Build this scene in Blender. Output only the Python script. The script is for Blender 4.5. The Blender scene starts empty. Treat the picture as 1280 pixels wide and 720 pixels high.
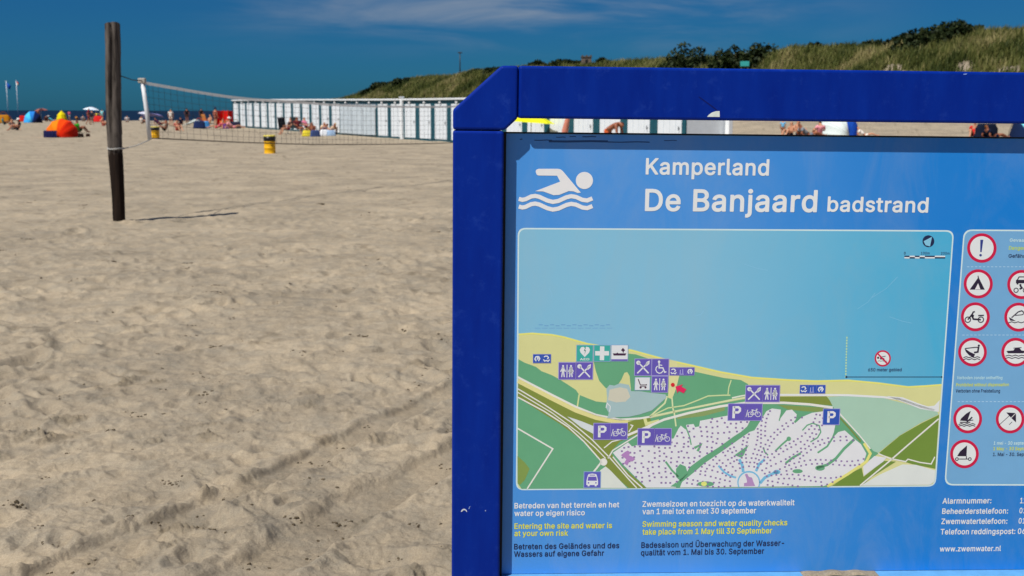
import bpy, bmesh, math, random
import numpy as np
from mathutils import Vector, Matrix
from mathutils.geometry import tessellate_polygon
R = math.radians
scene = bpy.context.scene
col = scene.collection

# ------------------------------------------------------------------ camera, world, sun, exposure
FPX, HOR, CAMZ = 1400.0, 139.5, 1.7
PITCH = math.atan((360 - HOR) / FPX)
ROLL = R(0.15)
cam_data = bpy.data.cameras.new('camera')
cam_data.sensor_width = 36.0
cam_data.lens = FPX / 1280 * 36
cam_data.clip_start = 0.05
cam_data.clip_end = 60000
cam_data.dof.use_dof = True
cam_data.dof.focus_distance = 2.6
cam_data.dof.aperture_fstop = 9.0
cam = bpy.data.objects.new('camera', cam_data)
col.objects.link(cam)
cam.matrix_world = (Matrix.Translation((0, 0, CAMZ)) @ Matrix.Rotation(R(90) - PITCH, 4, 'X') @ Matrix.Rotation(ROLL, 4, 'Z'))
scene.camera = cam

SUN = Vector((-0.445, -0.495, 1.0)).normalized()          # towards the sun
sun_data = bpy.data.lights.new('sun', 'SUN')
sun_data.energy = 5.0
sun_data.angle = R(0.53)
sun_data.color = (1.0, 0.95, 0.87)
sun = bpy.data.objects.new('sun', sun_data)
sun.location = (-20, -22, 45)
sun.rotation_euler = (-SUN).to_track_quat('-Z', 'Y').to_euler()
col.objects.link(sun)

world = bpy.data.worlds.new('World')
scene.world = world
world.use_nodes = True
wn, wl = world.node_tree.nodes, world.node_tree.links
wn.clear()
sky = wn.new('ShaderNodeTexSky')
sky.sky_type = 'NISHITA'
sky.sun_disc = False
sky.sun_elevation = math.asin(SUN.z)
sky.sun_rotation = math.atan2(SUN.x, SUN.y)
sky.altitude = 0
sky.air_density = 1.0
sky.dust_density = 0.4
sky.ozone_density = 3.0
tint = wn.new('ShaderNodeMix'); tint.data_type = 'RGBA'; tint.blend_type = 'MULTIPLY'
tint.inputs[0].default_value = 1.0
tint.inputs[7].default_value = (0.082, 0.448, 0.92, 1)
wl.new(sky.outputs[0], tint.inputs[6])
# thin cirrus
tc = wn.new('ShaderNodeTexCoord')
sep = wn.new('ShaderNodeSeparateXYZ'); wl.new(tc.outputs['Generated'], sep.inputs[0])
mp = wn.new('ShaderNodeMapping'); mp.inputs['Scale'].default_value = (5.5, 5.5, 38); mp.inputs['Rotation'].default_value = (0, R(-4), 0)
mp.inputs['Location'].default_value = (0.2, 0.0, 1.55)
wl.new(tc.outputs['Generated'], mp.inputs[0])
n1 = wn.new('ShaderNodeTexNoise'); n1.inputs['Scale'].default_value = 1.0; n1.inputs['Detail'].default_value = 7; n1.inputs['Roughness'].default_value = 0.55
n1.inputs['Distortion'].default_value = 0.5
wl.new(mp.outputs[0], n1.inputs['Vector'])
cr = wn.new('ShaderNodeMapRange'); cr.interpolation_type = 'SMOOTHSTEP'
cr.inputs[1].default_value = 0.36; cr.inputs[2].default_value = 0.74
wl.new(n1.outputs[0], cr.inputs[0])
el = wn.new('ShaderNodeMapRange'); el.interpolation_type = 'SMOOTHSTEP'
el.inputs[1].default_value = 0.040; el.inputs[2].default_value = 0.090
wl.new(sep.outputs[2], el.inputs[0])
az = wn.new('ShaderNodeMapRange'); az.interpolation_type = 'SMOOTHSTEP'
az.inputs[1].default_value = 0.34; az.inputs[2].default_value = 0.02
ab = wn.new('ShaderNodeMath'); ab.operation = 'ABSOLUTE'
ad = wn.new('ShaderNodeMath'); ad.operation = 'ADD'; ad.inputs[1].default_value = -0.02
wl.new(sep.outputs[0], ad.inputs[0]); wl.new(ad.outputs[0], ab.inputs[0]); wl.new(ab.outputs[0], az.inputs[0])
m1 = wn.new('ShaderNodeMath'); m1.operation = 'MULTIPLY'; wl.new(cr.outputs[0], m1.inputs[0]); wl.new(el.outputs[0], m1.inputs[1])
m2 = wn.new('ShaderNodeMath'); m2.operation = 'MULTIPLY'; wl.new(m1.outputs[0], m2.inputs[0]); wl.new(az.outputs[0], m2.inputs[1])
m3 = wn.new('ShaderNodeMath'); m3.operation = 'MULTIPLY'; wl.new(m2.outputs[0], m3.inputs[0]); m3.inputs[1].default_value = 1.1
cl = wn.new('ShaderNodeMix'); cl.data_type = 'RGBA'
cl.inputs[7].default_value = (4.4, 5.6, 7.4, 1)
wl.new(m3.outputs[0], cl.inputs[0]); wl.new(tint.outputs[2], cl.inputs[6])
bg = wn.new('ShaderNodeBackground'); bg.inputs[1].default_value = 0.05
wl.new(cl.outputs[2], bg.inputs[0])
wo = wn.new('ShaderNodeOutputWorld'); wl.new(bg.outputs[0], wo.inputs[0])

vs = scene.view_settings
vs.view_transform = 'Standard'
vs.look = 'None'
vs.exposure = 0.0
vs.gamma = 1.0
vs.use_curve_mapping = False

# ------------------------------------------------------------------ helpers
def lin(c):
    return tuple(((v / 255) / 12.92 if v / 255 <= 0.04045 else ((v / 255 + 0.055) / 1.055) ** 2.4) for v in c)

def nmat(name):
    m = bpy.data.materials.new(name)
    m.use_nodes = True
    nt = m.node_tree
    return m, nt, nt.nodes['Principled BSDF']

def node(nt, kind, **kw):
    n = nt.nodes.new(kind)
    for k, v in kw.items():
        if k.startswith('_'):
            setattr(n, k[1:], v)
        else:
            n.inputs[k.replace('__', ' ')].default_value = v
    return n

_mats = {}
def mat(rgb, k=1.0, rough=0.7, spec=0.3, var=0.12, scale=6.0, bump=0.0, metal=0.0):
    """a surface of one colour (as seen in 8 bit sRGB, divided by k) with a little procedural wear"""
    key = (rgb, k, rough, spec, var, scale, bump, metal)
    if key in _mats:
        return _mats[key]
    m, nt, p = nmat('surface_%d' % len(_mats))
    c = [min(0.88, v / k) for v in lin(rgb)]
    tcn = node(nt, 'ShaderNodeTexCoord')
    nz = node(nt, 'ShaderNodeTexNoise', Scale=scale, Detail=5.0, Roughness=0.6)
    nt.links.new(tcn.outputs['Object'], nz.inputs['Vector'])
    rp = node(nt, 'ShaderNodeValToRGB')
    rp.color_ramp.elements[0].position = 0.3; rp.color_ramp.elements[1].position = 0.7
    rp.color_ramp.elements[0].color = [v * (1 - var) for v in c] + [1]
    rp.color_ramp.elements[1].color = [min(0.95, v * (1 + var)) for v in c] + [1]
    nt.links.new(nz.outputs[0], rp.inputs[0])
    nt.links.new(rp.outputs[0], p.inputs['Base Color'])
    p.inputs['Roughness'].default_value = rough
    p.inputs['Specular IOR Level'].default_value = spec
    p.inputs['Metallic'].default_value = metal
    if bump:
        b = node(nt, 'ShaderNodeBump', Strength=bump, Distance=0.02)
        nt.links.new(nz.outputs[0], b.inputs['Height']); nt.links.new(b.outputs[0], p.inputs['Normal'])
    _mats[key] = m
    return m

def tag(o, label=None, cat=None, group=None, kind=None):
    if label: o['label'] = label
    if cat: o['category'] = cat
    if group: o['group'] = group
    if kind: o['kind'] = kind
    return o

def thing(name, label, cat, loc=(0, 0, 0), rz=0.0, group=None):
    o = bpy.data.objects.new(name, None)
    o.empty_display_size = 0.2
    col.objects.link(o)
    o.location = loc
    o.rotation_euler = (0, 0, rz)
    return tag(o, label, cat, group)

def copy_tree(o, parent=None):
    c = o.copy(); col.objects.link(c); c.parent = parent
    for ch in list(o.children): copy_tree(ch, c)
    return c

class MB:
    def __init__(s):
        s.v = []; s.f = []; s.m = []; s.mats = []
    def mi(s, m):
        if m not in s.mats: s.mats.append(m)
        return s.mats.index(m)
    def add(s, vs_, fs, m):
        b = len(s.v); k = s.mi(m)
        s.v += [tuple(v) for v in vs_]
        s.f += [tuple(i + b for i in f) for f in fs]
        s.m += [k] * len(fs)
    def box(s, lo, hi, m, bev=0.0, M=None):
        (x0, y0, z0), (x1, y1, z1) = lo, hi
        if bev <= 0:
            vs_ = [(x, y, z) for z in (z0, z1) for y in (y0, y1) for x in (x0, x1)]
            fs = [(0, 2, 3, 1), (4, 5, 7, 6), (0, 1, 5, 4), (2, 6, 7, 3), (0, 4, 6, 2), (1, 3, 7, 5)]
        else:
            bm = bmesh.new()
            bmesh.ops.create_cube(bm, size=1)
            for v in bm.verts:
                v.co = Vector(((x0 + x1) / 2 + v.co.x * (x1 - x0), (y0 + y1) / 2 + v.co.y * (y1 - y0), (z0 + z1) / 2 + v.co.z * (z1 - z0)))
            bmesh.ops.bevel(bm, geom=bm.edges[:], offset=bev, segments=3, affect='EDGES', profile=0.5)
            bm.verts.index_update()
            vs_ = [v.co.copy() for v in bm.verts]; fs = [tuple(v.index for v in f.verts) for f in bm.faces]
            bm.free()
        if M is not None: vs_ = [M @ Vector(v) for v in vs_]
        s.add(vs_, fs, m)
    def tube(s, pts, rad, m, n=8, cap=True):
        pts = [Vector(p) for p in pts]
        if not hasattr(rad, '__len__'): rad = [rad] * len(pts)
        vs_, fs = [], []
        up = None
        for i, p in enumerate(pts):
            d = (pts[min(i + 1, len(pts) - 1)] - pts[max(i - 1, 0)]).normalized()
            if up is None: up = Vector((1, 0, 0)) if abs(d.z) > 0.9 else Vector((0, 0, 1))
            a = d.cross(up).normalized(); b = d.cross(a).normalized(); up = -b if (-b).dot(up) > 0 else b
            for k in range(n):
                t = 2 * math.pi * k / n
                vs_.append(p + (a * math.cos(t) + b * math.sin(t)) * rad[i])
        for i in range(len(pts) - 1):
            for k in range(n):
                fs.append((i * n + k, i * n + (k + 1) % n, (i + 1) * n + (k + 1) % n, (i + 1) * n + k))
        if cap:
            fs.append(tuple(range(n - 1, -1, -1))); fs.append(tuple((len(pts) - 1) * n + k for k in range(n)))
        s.add(vs_, fs, m)
    def lathe(s, prof, m, n=24, c=(0, 0, 0), cap=True):
        vs_, fs = [], []
        for r, z in prof:
            for k in range(n):
                t = 2 * math.pi * k / n
                vs_.append((c[0] + r * math.cos(t), c[1] + r * math.sin(t), c[2] + z))
        for i in range(len(prof) - 1):
            for k in range(n):
                fs.append((i * n + k, i * n + (k + 1) % n, (i + 1) * n + (k + 1) % n, (i + 1) * n + k))
        if cap:
            fs.append(tuple(range(n - 1, -1, -1))); fs.append(tuple((len(prof) - 1) * n + k for k in range(n)))
        s.add(vs_, fs, m)
    def prism(s, pts, y0, y1, m):
        """outline in x,z extruded along y"""
        n = len(pts)
        vs_ = [(x, y0, z) for x, z in pts] + [(x, y1, z) for x, z in pts]
        fs = [tuple(range(n)), tuple(range(2 * n - 1, n - 1, -1))] + [(i, i + n, (i + 1) % n + n, (i + 1) % n) for i in range(n)]
        s.add(vs_, fs, m)
    def build(s, name, parent=None, smooth=False, bevel=0.0, loc=None):
        me = bpy.data.meshes.new(name)
        me.from_pydata(s.v, [], s.f)
        for m in s.mats: me.materials.append(m)
        me.polygons.foreach_set('material_index', s.m)
        bm = bmesh.new(); bm.from_mesh(me)
        bmesh.ops.recalc_face_normals(bm, faces=bm.faces)
        if bevel:
            es = [e for e in bm.edges if len(e.link_faces) == 2 and e.calc_face_angle(0) > 0.5]
            bmesh.ops.bevel(bm, geom=es, offset=bevel, segments=3, affect='EDGES', profile=0.5, clamp_overlap=True)
        bm.to_mesh(me); bm.free()
        if smooth: me.polygons.foreach_set('use_smooth', [True] * len(me.polygons))
        o = bpy.data.objects.new(name, me)
        col.objects.link(o)
        if parent is not None: o.parent = parent
        if loc is not None: o.location = loc
        return o

def np_mesh(name, V, F, mats, smooth=True, matidx=None):
    me = bpy.data.meshes.new(name)
    V = np.asarray(V, dtype=np.float32); F = np.asarray(F, dtype=np.int32)
    n = F.shape[1]
    me.vertices.add(len(V)); me.vertices.foreach_set('co', V.ravel())
    me.loops.add(F.size); me.loops.foreach_set('vertex_index', F.ravel())
    me.polygons.add(len(F))
    me.polygons.foreach_set('loop_start', np.arange(len(F), dtype=np.int32) * n)
    me.polygons.foreach_set('loop_total', np.full(len(F), n, dtype=np.int32))
    me.polygons.foreach_set('use_smooth', np.full(len(F), smooth, dtype=bool))
    for m in mats: me.materials.append(m)
    if matidx is not None: me.polygons.foreach_set('material_index', np.asarray(matidx, dtype=np.int32))
    me.update(calc_edges=True)
    me.validate()
    o = bpy.data.objects.new(name, me)
    col.objects.link(o)
    return o

def ray(px, py):
    """direction through a point of the 1280x720 photograph"""
    x, y = (px - 640) / FPX, -(py - 360) / FPX
    c, s = math.cos(ROLL), math.sin(ROLL)
    x, y = x * c - y * s, x * s + y * c
    cp, sp = math.cos(PITCH), math.sin(PITCH)
    return Vector((x, cp + y * sp, -sp + y * cp))

CAM = Vector((0, 0, CAMZ))
def at_depth(px, py, Y):
    d = ray(px, py)
    return CAM + d * (Y / d.y)

def to_px(p):
    q = cam.matrix_world.inverted() @ Vector(p)
    return 640 + FPX * q.x / -q.z, 360 - FPX * q.y / -q.z

def ss(a, b, x):
    t = np.clip((np.asarray(x, dtype=float) - a) / (b - a), 0, 1)
    return t * t * (3 - 2 * t)

def ground_z(x, y):
    """large shape of the beach"""
    x = np.asarray(x, dtype=float); y = np.asarray(y, dtype=float)
    yy = np.maximum(y, 1.0)
    u = x / yy
    seaw = 1 - ss(-0.10, -0.02, u)
    right = ss(0.10, 0.22, u)
    z = 0.24 * ss(62, 103, y)
    z = z + right * 1.5 * ss(48, 92, y)
    z = z - seaw * (0.48 * ss(150, 240, y) + 2.0 * ss(240, 420, y))
    return z

def gp(px, py):
    """point of the beach under a point of the photograph"""
    d = ray(px, py)
    t = 4.0
    while t < 400:
        p = CAM + d * t
        if p.z <= float(ground_z(p.x, p.y)): break
        t *= 1.004
    return p

def gz(px, Y):
    """point of the beach in a pixel column at a distance"""
    d = ray(px, HOR + 10)
    x = d.x / d.y * Y
    return Vector((x, Y, float(ground_z(x, Y))))

# numpy noise
def _hash(ix, iy, seed):
    h = (ix.astype(np.int64) * 374761393 + iy.astype(np.int64) * 668265263 + seed * 974634777) & 0xFFFFFFFF
    h = ((h ^ (h >> 13)) * 1274126177) & 0xFFFFFFFF
    h = h ^ (h >> 16)
    return (h & 0xFFFFFF) / float(0xFFFFFF)

def vnoise(x, y, seed=0):
    ix, iy = np.floor(x), np.floor(y)
    fx, fy = x - ix, y - iy
    ux, uy = fx * fx * fx * (fx * (fx * 6 - 15) + 10), fy * fy * fy * (fy * (fy * 6 - 15) + 10)
    def g(dx, dy):
        a = _hash(ix + dx, iy + dy, seed) * 2 * np.pi
        return np.cos(a) * (fx - dx) + np.sin(a) * (fy - dy)
    return (g(0, 0) * (1 - ux) + g(1, 0) * ux) * (1 - uy) + (g(0, 1) * (1 - ux) + g(1, 1) * ux) * uy

def fbm(x, y, oct=4, seed=0, gain=0.5):
    a, s, t = 1.0, 1.0, 0
    for i in range(oct):
        t = t + a * vnoise(x * s, y * s, seed + i * 17)
        a *= gain; s *= 2.03
    return t
# ------------------------------------------------------------------ the beach
def track_lines():
    out = []
    for pts, w in (([(60, 716), (150, 680), (245, 640), (330, 602), (400, 566), (470, 533), (540, 497), (640, 450)], 0.09),
                   ([(290, 730), (350, 690), (410, 650), (480, 614), (560, 575), (680, 520)], 0.14)):
        q = []
        for p in pts:
            d = ray(*p); t = -CAMZ / d.z
            q.append((d.x * t, d.y * t))
        out.append((q, w))
    return out

def seg_dist(x, y, pts):
    best = np.full(x.shape, 1e9)
    for (x0, y0), (x1, y1) in zip(pts, pts[1:]):
        dx, dy = x1 - x0, y1 - y0
        t = np.clip(((x - x0) * dx + (y - y0) * dy) / (dx * dx + dy * dy), 0, 1)
        best = np.minimum(best, np.hypot(x - x0 - t * dx, y - y0 - t * dy))
    return best

def dimples(x, y, cell, seed, depth, prob):
    """trodden sand: one worn footprint per cell, oval, with a raised rim"""
    cx, cy = np.floor(x / cell), np.floor(y / cell)
    h = np.zeros_like(x)
    for dx in (-1, 0, 1):
        for dy in (-1, 0, 1):
            ix, iy = cx + dx, cy + dy
            px = (ix + 0.15 + 0.7 * _hash(ix, iy, seed)) * cell
            py = (iy + 0.15 + 0.7 * _hash(ix, iy, seed + 1)) * cell
            on = _hash(ix, iy, seed + 2) < prob
            a = _hash(ix, iy, seed + 3) * np.pi
            sz = cell * (0.28 + 0.30 * _hash(ix, iy, seed + 4))
            dp = depth * (0.35 + 0.65 * _hash(ix, iy, seed + 5))
            ex = (x - px) * np.cos(a) + (y - py) * np.sin(a)
            ey = -(x - px) * np.sin(a) + (y - py) * np.cos(a)
            r = np.hypot(ex / (sz * 1.25), ey / (sz * 0.72))
            f = -np.exp(-(r / 0.75) ** 3.0) + 0.38 * np.exp(-((r - 1.12) / 0.26) ** 2) * (0.4 + 0.6 * np.sign(np.cos(ex * 3 + ix)) ** 2)
            h += np.where(on, dp * f, 0)
    return h

_p = ray(147, 277.5); POST_XY = (_p.x * -CAMZ / _p.z, _p.y * -CAMZ / _p.z)
def sand_height(x, y):
    r = np.hypot(x, y)
    sp = np.maximum(r * 0.0012, r * r / (FPX * CAMZ) * 0.9)          # local mesh spacing
    def keep(w): return np.clip(w / (sp * 2.2) - 0.35, 0, 1)
    wx = x + 0.12 * vnoise(x / 0.45, y / 0.45, 5); wy = y + 0.12 * vnoise(x / 0.45, y / 0.45, 9)
    h = 0.045 * fbm(x / 1.7, y / 1.7, 3, 1) + 0.018 * fbm(wx / 0.52, wy / 0.52, 2, 14) * keep(0.5)
    tr = np.ones_like(x)
    groove = np.zeros_like(x)
    for pts, w in track_lines():
        wob = w * (1 + 0.35 * vnoise(x / 0.25, y / 0.25, 77))
        d = seg_dist(x + 0.03 * vnoise(x / .5, y / .5, 4), y, pts)
        inside = 1 - ss(0.75, 1.15, d / wob)
        tr = np.minimum(tr, 1 - 0.85 * inside)
        groove = groove - 0.024 * inside + 0.024 * np.exp(-((d / wob - 1.35) / 0.3) ** 2) * (0.5 + vnoise(x / .2, y / .2, 8))
    d1 = dimples(wx, wy, 0.36, 11, 0.040, 0.75) * keep(0.36)
    d2 = dimples(wx + 3.3, wy, 0.21, 31, 0.027, 0.55) * keep(0.21)
    patch = np.clip(0.75 + 1.1 * vnoise(x / 1.3, y / 1.3, 55), 0.25, 1.25)
    h = h + (d1 + d2) * tr * patch
    h = h + groove * keep(0.2)
    pr = np.hypot(x - POST_XY[0], y - POST_XY[1])           # sand heaped round the foot of the post
    h = h + 0.02 * np.exp(-(pr / 0.2) ** 2) * (1 + .5 * vnoise(x / .12, y / .12, 19))
    mid = fbm(wx / 0.13, wy / 0.13, 3, 21)
    h = h + 0.017 * mid * keep(0.13) * (0.3 + 0.7 * tr)
    # crumbled clods along broken rims
    brk = np.clip(vnoise(x / 0.55, y / 0.55, 61) * 2.2 - 0.15, 0, 1) * np.clip(vnoise(x / 0.14, y / 0.14, 62) * 3.0, 0, 1)
    h = h + 0.045 * brk * np.abs(vnoise(x / 0.035, y / 0.035, 63)) * keep(0.05) * 2.0
    h = h + 0.007 * fbm(x / 0.05, y / 0.05, 3, 43) * keep(0.05) * (0.4 + 0.6 * tr) + 0.0035 * fbm(x / 0.03, y / 0.03, 2, 41) * keep(0.035)
    return h

def sand_material():
    m, nt, p = nmat('dry_sand')
    L = nt.links
    tcn = node(nt, 'ShaderNodeTexCoord')
    big = node(nt, 'ShaderNodeTexNoise', Scale=0.7, Detail=6.0, Roughness=0.65)
    fine = node(nt, 'ShaderNodeTexNoise', Scale=9.0, Detail=8.0, Roughness=0.7)
    grain = node(nt, 'ShaderNodeTexNoise', Scale=150.0, Detail=5.0, Roughness=0.75)
    shell = node(nt, 'ShaderNodeTexVoronoi', Scale=55.0)
    for n in (big, fine, grain, shell): L.new(tcn.outputs['Object'], n.inputs['Vector'])
    r1 = node(nt, 'ShaderNodeValToRGB')
    e = r1.color_ramp.elements
    e[0].position = 0.3; e[0].color = (0.285, 0.246, 0.187, 1)
    e[1].position = 0.68; e[1].color = (0.455, 0.383, 0.281, 1)
    mx = node(nt, 'ShaderNodeMath', _operation='ADD'); L.new(big.outputs[0], mx.inputs[0])
    sc = node(nt, 'ShaderNodeMath', _operation='MULTIPLY_ADD'); sc.inputs[1].default_value = 0.7; sc.inputs[2].default_value = -0.35
    L.new(fine.outputs[0], sc.inputs[0]); L.new(sc.outputs[0], mx.inputs[1]); L.new(mx.outputs[0], r1.inputs[0])
    gm = node(nt, 'ShaderNodeMix', _data_type='RGBA', _blend_type='MULTIPLY'); gm.inputs[0].default_value = 0.55
    gr = node(nt, 'ShaderNodeValToRGB'); gr.color_ramp.elements[0].position = 0.32; gr.color_ramp.elements[0].color = (0.55, 0.53, 0.52, 1)
    gr.color_ramp.elements[1].position = 0.6; gr.color_ramp.elements[1].color = (1.14, 1.14, 1.14, 1)
    L.new(grain.outputs[0], gr.inputs[0]); L.new(r1.outputs[0], gm.inputs[6]); L.new(gr.outputs[0], gm.inputs[7])
    # scattered bits of shell, pale
    st = node(nt, 'ShaderNodeMath', _operation='LESS_THAN'); st.inputs[1].default_value = 0.045
    L.new(shell.outputs['Distance'], st.inputs[0])
    sm = node(nt, 'ShaderNodeMix', _data_type='RGBA'); sm.inputs[7].default_value = (0.42, 0.38, 0.33, 1)
    L.new(st.outputs[0], sm.inputs[0]); L.new(gm.outputs[2], sm.inputs[6])
    # trodden mottling: patches of slightly damp grey and dry blond sand
    mot = node(nt, 'ShaderNodeTexNoise', Scale=3.6, Detail=9.0, Roughness=0.78); L.new(tcn.outputs['Object'], mot.inputs['Vector'])
    mr = node(nt, 'ShaderNodeValToRGB'); mr.color_ramp.elements[0].position = .36; mr.color_ramp.elements[0].color = (.84, .87, .90, 1); mr.color_ramp.elements[1].position = .56; mr.color_ramp.elements[1].color = (1.06, 1.03, .98, 1)
    L.new(mot.outputs[0], mr.inputs[0])
    mm = node(nt, 'ShaderNodeMix', _data_type='RGBA', _blend_type='MULTIPLY'); mm.inputs[0].default_value = .85
    L.new(sm.outputs[2], mm.inputs[6]); L.new(mr.outputs[0], mm.inputs[7]); sm = mm
    # darker sand in tracks, on broken rims and in damp patches (mesh attribute)
    at = node(nt, 'ShaderNodeAttribute', _attribute_name='darkened')
    dm = node(nt, 'ShaderNodeMix', _data_type='RGBA', _blend_type='MULTIPLY'); dm.inputs[7].default_value = (0.66, 0.655, 0.64, 1)
    L.new(at.outputs['Fac'], dm.inputs[0]); L.new(sm.outputs[2], dm.inputs[6])
    L.new(dm.outputs[2], p.inputs['Base Color'])
    p.inputs['Roughness'].default_value = 0.95; p.inputs['Specular IOR Level'].default_value = 0.15
    ma = node(nt, 'ShaderNodeMath', _operation='MULTIPLY_ADD'); ma.inputs[1].default_value = 0.32
    L.new(grain.outputs[0], ma.inputs[0])
    mid = node(nt, 'ShaderNodeTexNoise', Scale=26.0, Detail=6.0, Roughness=0.7); L.new(tcn.outputs['Object'], mid.inputs['Vector'])
    L.new(mid.outputs[0], ma.inputs[2])
    b = node(nt, 'ShaderNodeBump', Strength=0.9, Distance=0.016)
    L.new(ma.outputs[0], b.inputs['Height']); L.new(b.outputs[0], p.inputs['Normal'])
    return m

def make_beach():
    fine = np.linspace(-R(33), R(33), 900)
    rest = np.linspace(R(33), 2 * np.pi - R(33), 60)[1:-1]
    th = np.concatenate([fine, rest])
    pix = np.arange(640, 9, -1.0)
    r = np.concatenate([[0.4, 1.2, 2.2, 3.0, 3.4], FPX * CAMZ / pix, np.geomspace(275, 6000, 26)])
    T, Rr = np.meshgrid(th, r)
    X, Y = Rr * np.sin(T), Rr * np.cos(T)
    Z = ground_z(X, Y) + np.where(Rr < 300, sand_height(X, Y), 0)
    Z = np.where(Rr > 700, np.where(Y > 0, Z - 0.0, Z), Z)
    nr, nt_ = X.shape
    V = np.stack([X, Y, Z], -1).reshape(-1, 3)
    i, j = np.meshgrid(np.arange(nr - 1), np.arange(nt_), indexing='ij')
    j2 = (j + 1) % nt_
    F = np.stack([i * nt_ + j, i * nt_ + j2, (i + 1) * nt_ + j2, (i + 1) * nt_ + j], -1).reshape(-1, 4)[:, ::-1]
    cen = np.array([[0, 0, 0.0]])
    o = np_mesh('beach', np.concatenate([V, cen]), F, [sand_material()])
    darkened = np.zeros_like(X)
    for pts, w in track_lines():
        darkened = np.maximum(darkened, 0.7 * (1 - ss(0.7, 1.2, seg_dist(X, Y, pts) / w)) * np.clip(0.6 + vnoise(X / .3, Y / .3, 3), 0, 1))
    brk = np.clip(vnoise(X / 0.55, Y / 0.55, 61) * 2.2 - 0.15, 0, 1) * np.clip(vnoise(X / 0.14, Y / 0.14, 62) * 3.0, 0, 1)
    darkened = np.maximum(darkened, np.clip(brk * 1.6, 0, 0.9))
    darkened = np.maximum(darkened, 0.35 * np.clip(vnoise(X / 2.2, Y / 2.2, 71) * 2, 0, 1) * np.clip(0.5 + 1.5 * vnoise(X / .25, Y / .25, 72), 0, 1))
    a = o.data.attributes.new('darkened', 'FLOAT', 'POINT')
    a.data.foreach_set('value', np.concatenate([darkened.ravel(), [0]]).astype(np.float32))
    tag(o, kind='structure')

make_beach()

def sand_z(x, y):
    return float(ground_z(x, y)) + float(sand_height(np.array([x], dtype=float), np.array([y], dtype=float))[0])

def make_clods():
    """dark crumbs of sand lying about: nobody could count them"""
    rng = np.random.default_rng(5)
    V, F = [], []
    base = [(-1, -1, -1), (1, -1, -1), (1, 1, -1), (-1, 1, -1), (-.6, -.7, .8), (.7, -.6, .7), (.6, .7, .9), (-.7, .6, .6)]
    fs = [(0, 3, 2, 1), (4, 5, 6, 7), (0, 1, 5, 4), (1, 2, 6, 5), (2, 3, 7, 6), (3, 0, 4, 7)]
    X, Y = [], []
    tl = track_lines()
    for k in range(210):
        mode = rng.random()
        if mode < 0.12:
            pts, w = tl[0] if rng.random() < 0.65 else tl[1]
            i = rng.integers(0, len(pts) - 1); t = rng.random()
            cx = pts[i][0] * (1 - t) + pts[i + 1][0] * t + rng.normal(0, 0.09); cy = pts[i][1] * (1 - t) + pts[i + 1][1] * t + rng.normal(0, 0.09)
        else:
            px, py = rng.uniform(-60, 640), 720 - 490 * rng.random() ** 0.7
            d = ray(px, py); t = -CAMZ / d.z; cx, cy = d.x * t, d.y * t
        big = rng.random() > .88
        n = int(rng.integers(8, 20)) if big else int(rng.integers(1, 5))
        an = rng.normal(.35 if mode < .22 else 0, .4); q = .035 if big else .028
        for _ in range(n):
            u, v = rng.normal(0, q), rng.normal(0, q * .6)
            X.append(cx + u * math.cos(an) - v * math.sin(an)); Y.append(cy + u * math.sin(an) + v * math.cos(an))
    X, Y = np.array(X), np.array(Y)
    Z = ground_z(X, Y) + sand_height(X, Y)
    for x, y, z in zip(X, Y, Z):
        s = rng.uniform(0.0025, 0.007) * (1 + y * 0.06); b = len(V)
        a = rng.uniform(0, 6.28); c, sn = math.cos(a), math.sin(a)
        for vx, vy, vz in base:
            vx, vy, vz = vx * s * rng.uniform(.6, 1.5), vy * s * rng.uniform(.6, 1.3), vz * s * rng.uniform(.5, 1.1)
            V.append((x + vx * c - vy * sn, y + vx * sn + vy * c, z + vz * .8 - s * 0.1))
        F += [[i + b for i in f] for f in fs]
    o = np_mesh('sand_clods', V, F, [mat((92, 81, 65), 1.2, 0.95, 0.05, 0.4, 40)], smooth=True)
    tag(o, 'small dark crumbs of sand strewn over the beach', 'sand clods', kind='stuff')

make_clods()

# sea
def make_sea():
    m, nt, p = nmat('sea_water')
    tcn = node(nt, 'ShaderNodeTexCoord')
    mpn = node(nt, 'ShaderNodeMapping'); mpn.inputs['Scale'].default_value = (0.05, 0.25, 1)
    nz = node(nt, 'ShaderNodeTexNoise', Scale=1.0, Detail=6.0)
    nt.links.new(tcn.outputs['Object'], mpn.inputs[0]); nt.links.new(mpn.outputs[0], nz.inputs['Vector'])
    rp = node(nt, 'ShaderNodeValToRGB')
    rp.color_ramp.elements[0].color = (0.002, 0.010, 0.028, 1); rp.color_ramp.elements[1].color = (0.005, 0.019, 0.044, 1)
    nt.links.new(nz.outputs[0], rp.inputs[0]); nt.links.new(rp.outputs[0], p.inputs['Base Color'])
    p.inputs['Roughness'].default_value = 0.55; p.inputs['Specular IOR Level'].default_value = 0.12
    b = node(nt, 'ShaderNodeBump', Strength=0.8, Distance=0.6)
    nt.links.new(nz.outputs[0], b.inputs['Height']); nt.links.new(b.outputs[0], p.inputs['Normal'])
    mb = MB()
    xs = [0, -0.05, -0.1, -0.3, -0.6, -1.5, -4]
    ys = [172, 300, 800, 3000, 12000, 45000]
    vs_, fs = [], []
    for y in ys:
        for u in xs: vs_.append((min(u * y, -8.0) if u == 0 else u * y - 8, y, 0.0))
    n = len(xs)
    for i in range(len(ys) - 1):
        for k in range(n - 1): fs.append((i * n + k, (i + 1) * n + k, (i + 1) * n + k + 1, i * n + k + 1))
    mb.add(vs_, fs, m)
    tag(mb.build('sea'), kind='structure')
make_sea()

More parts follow.
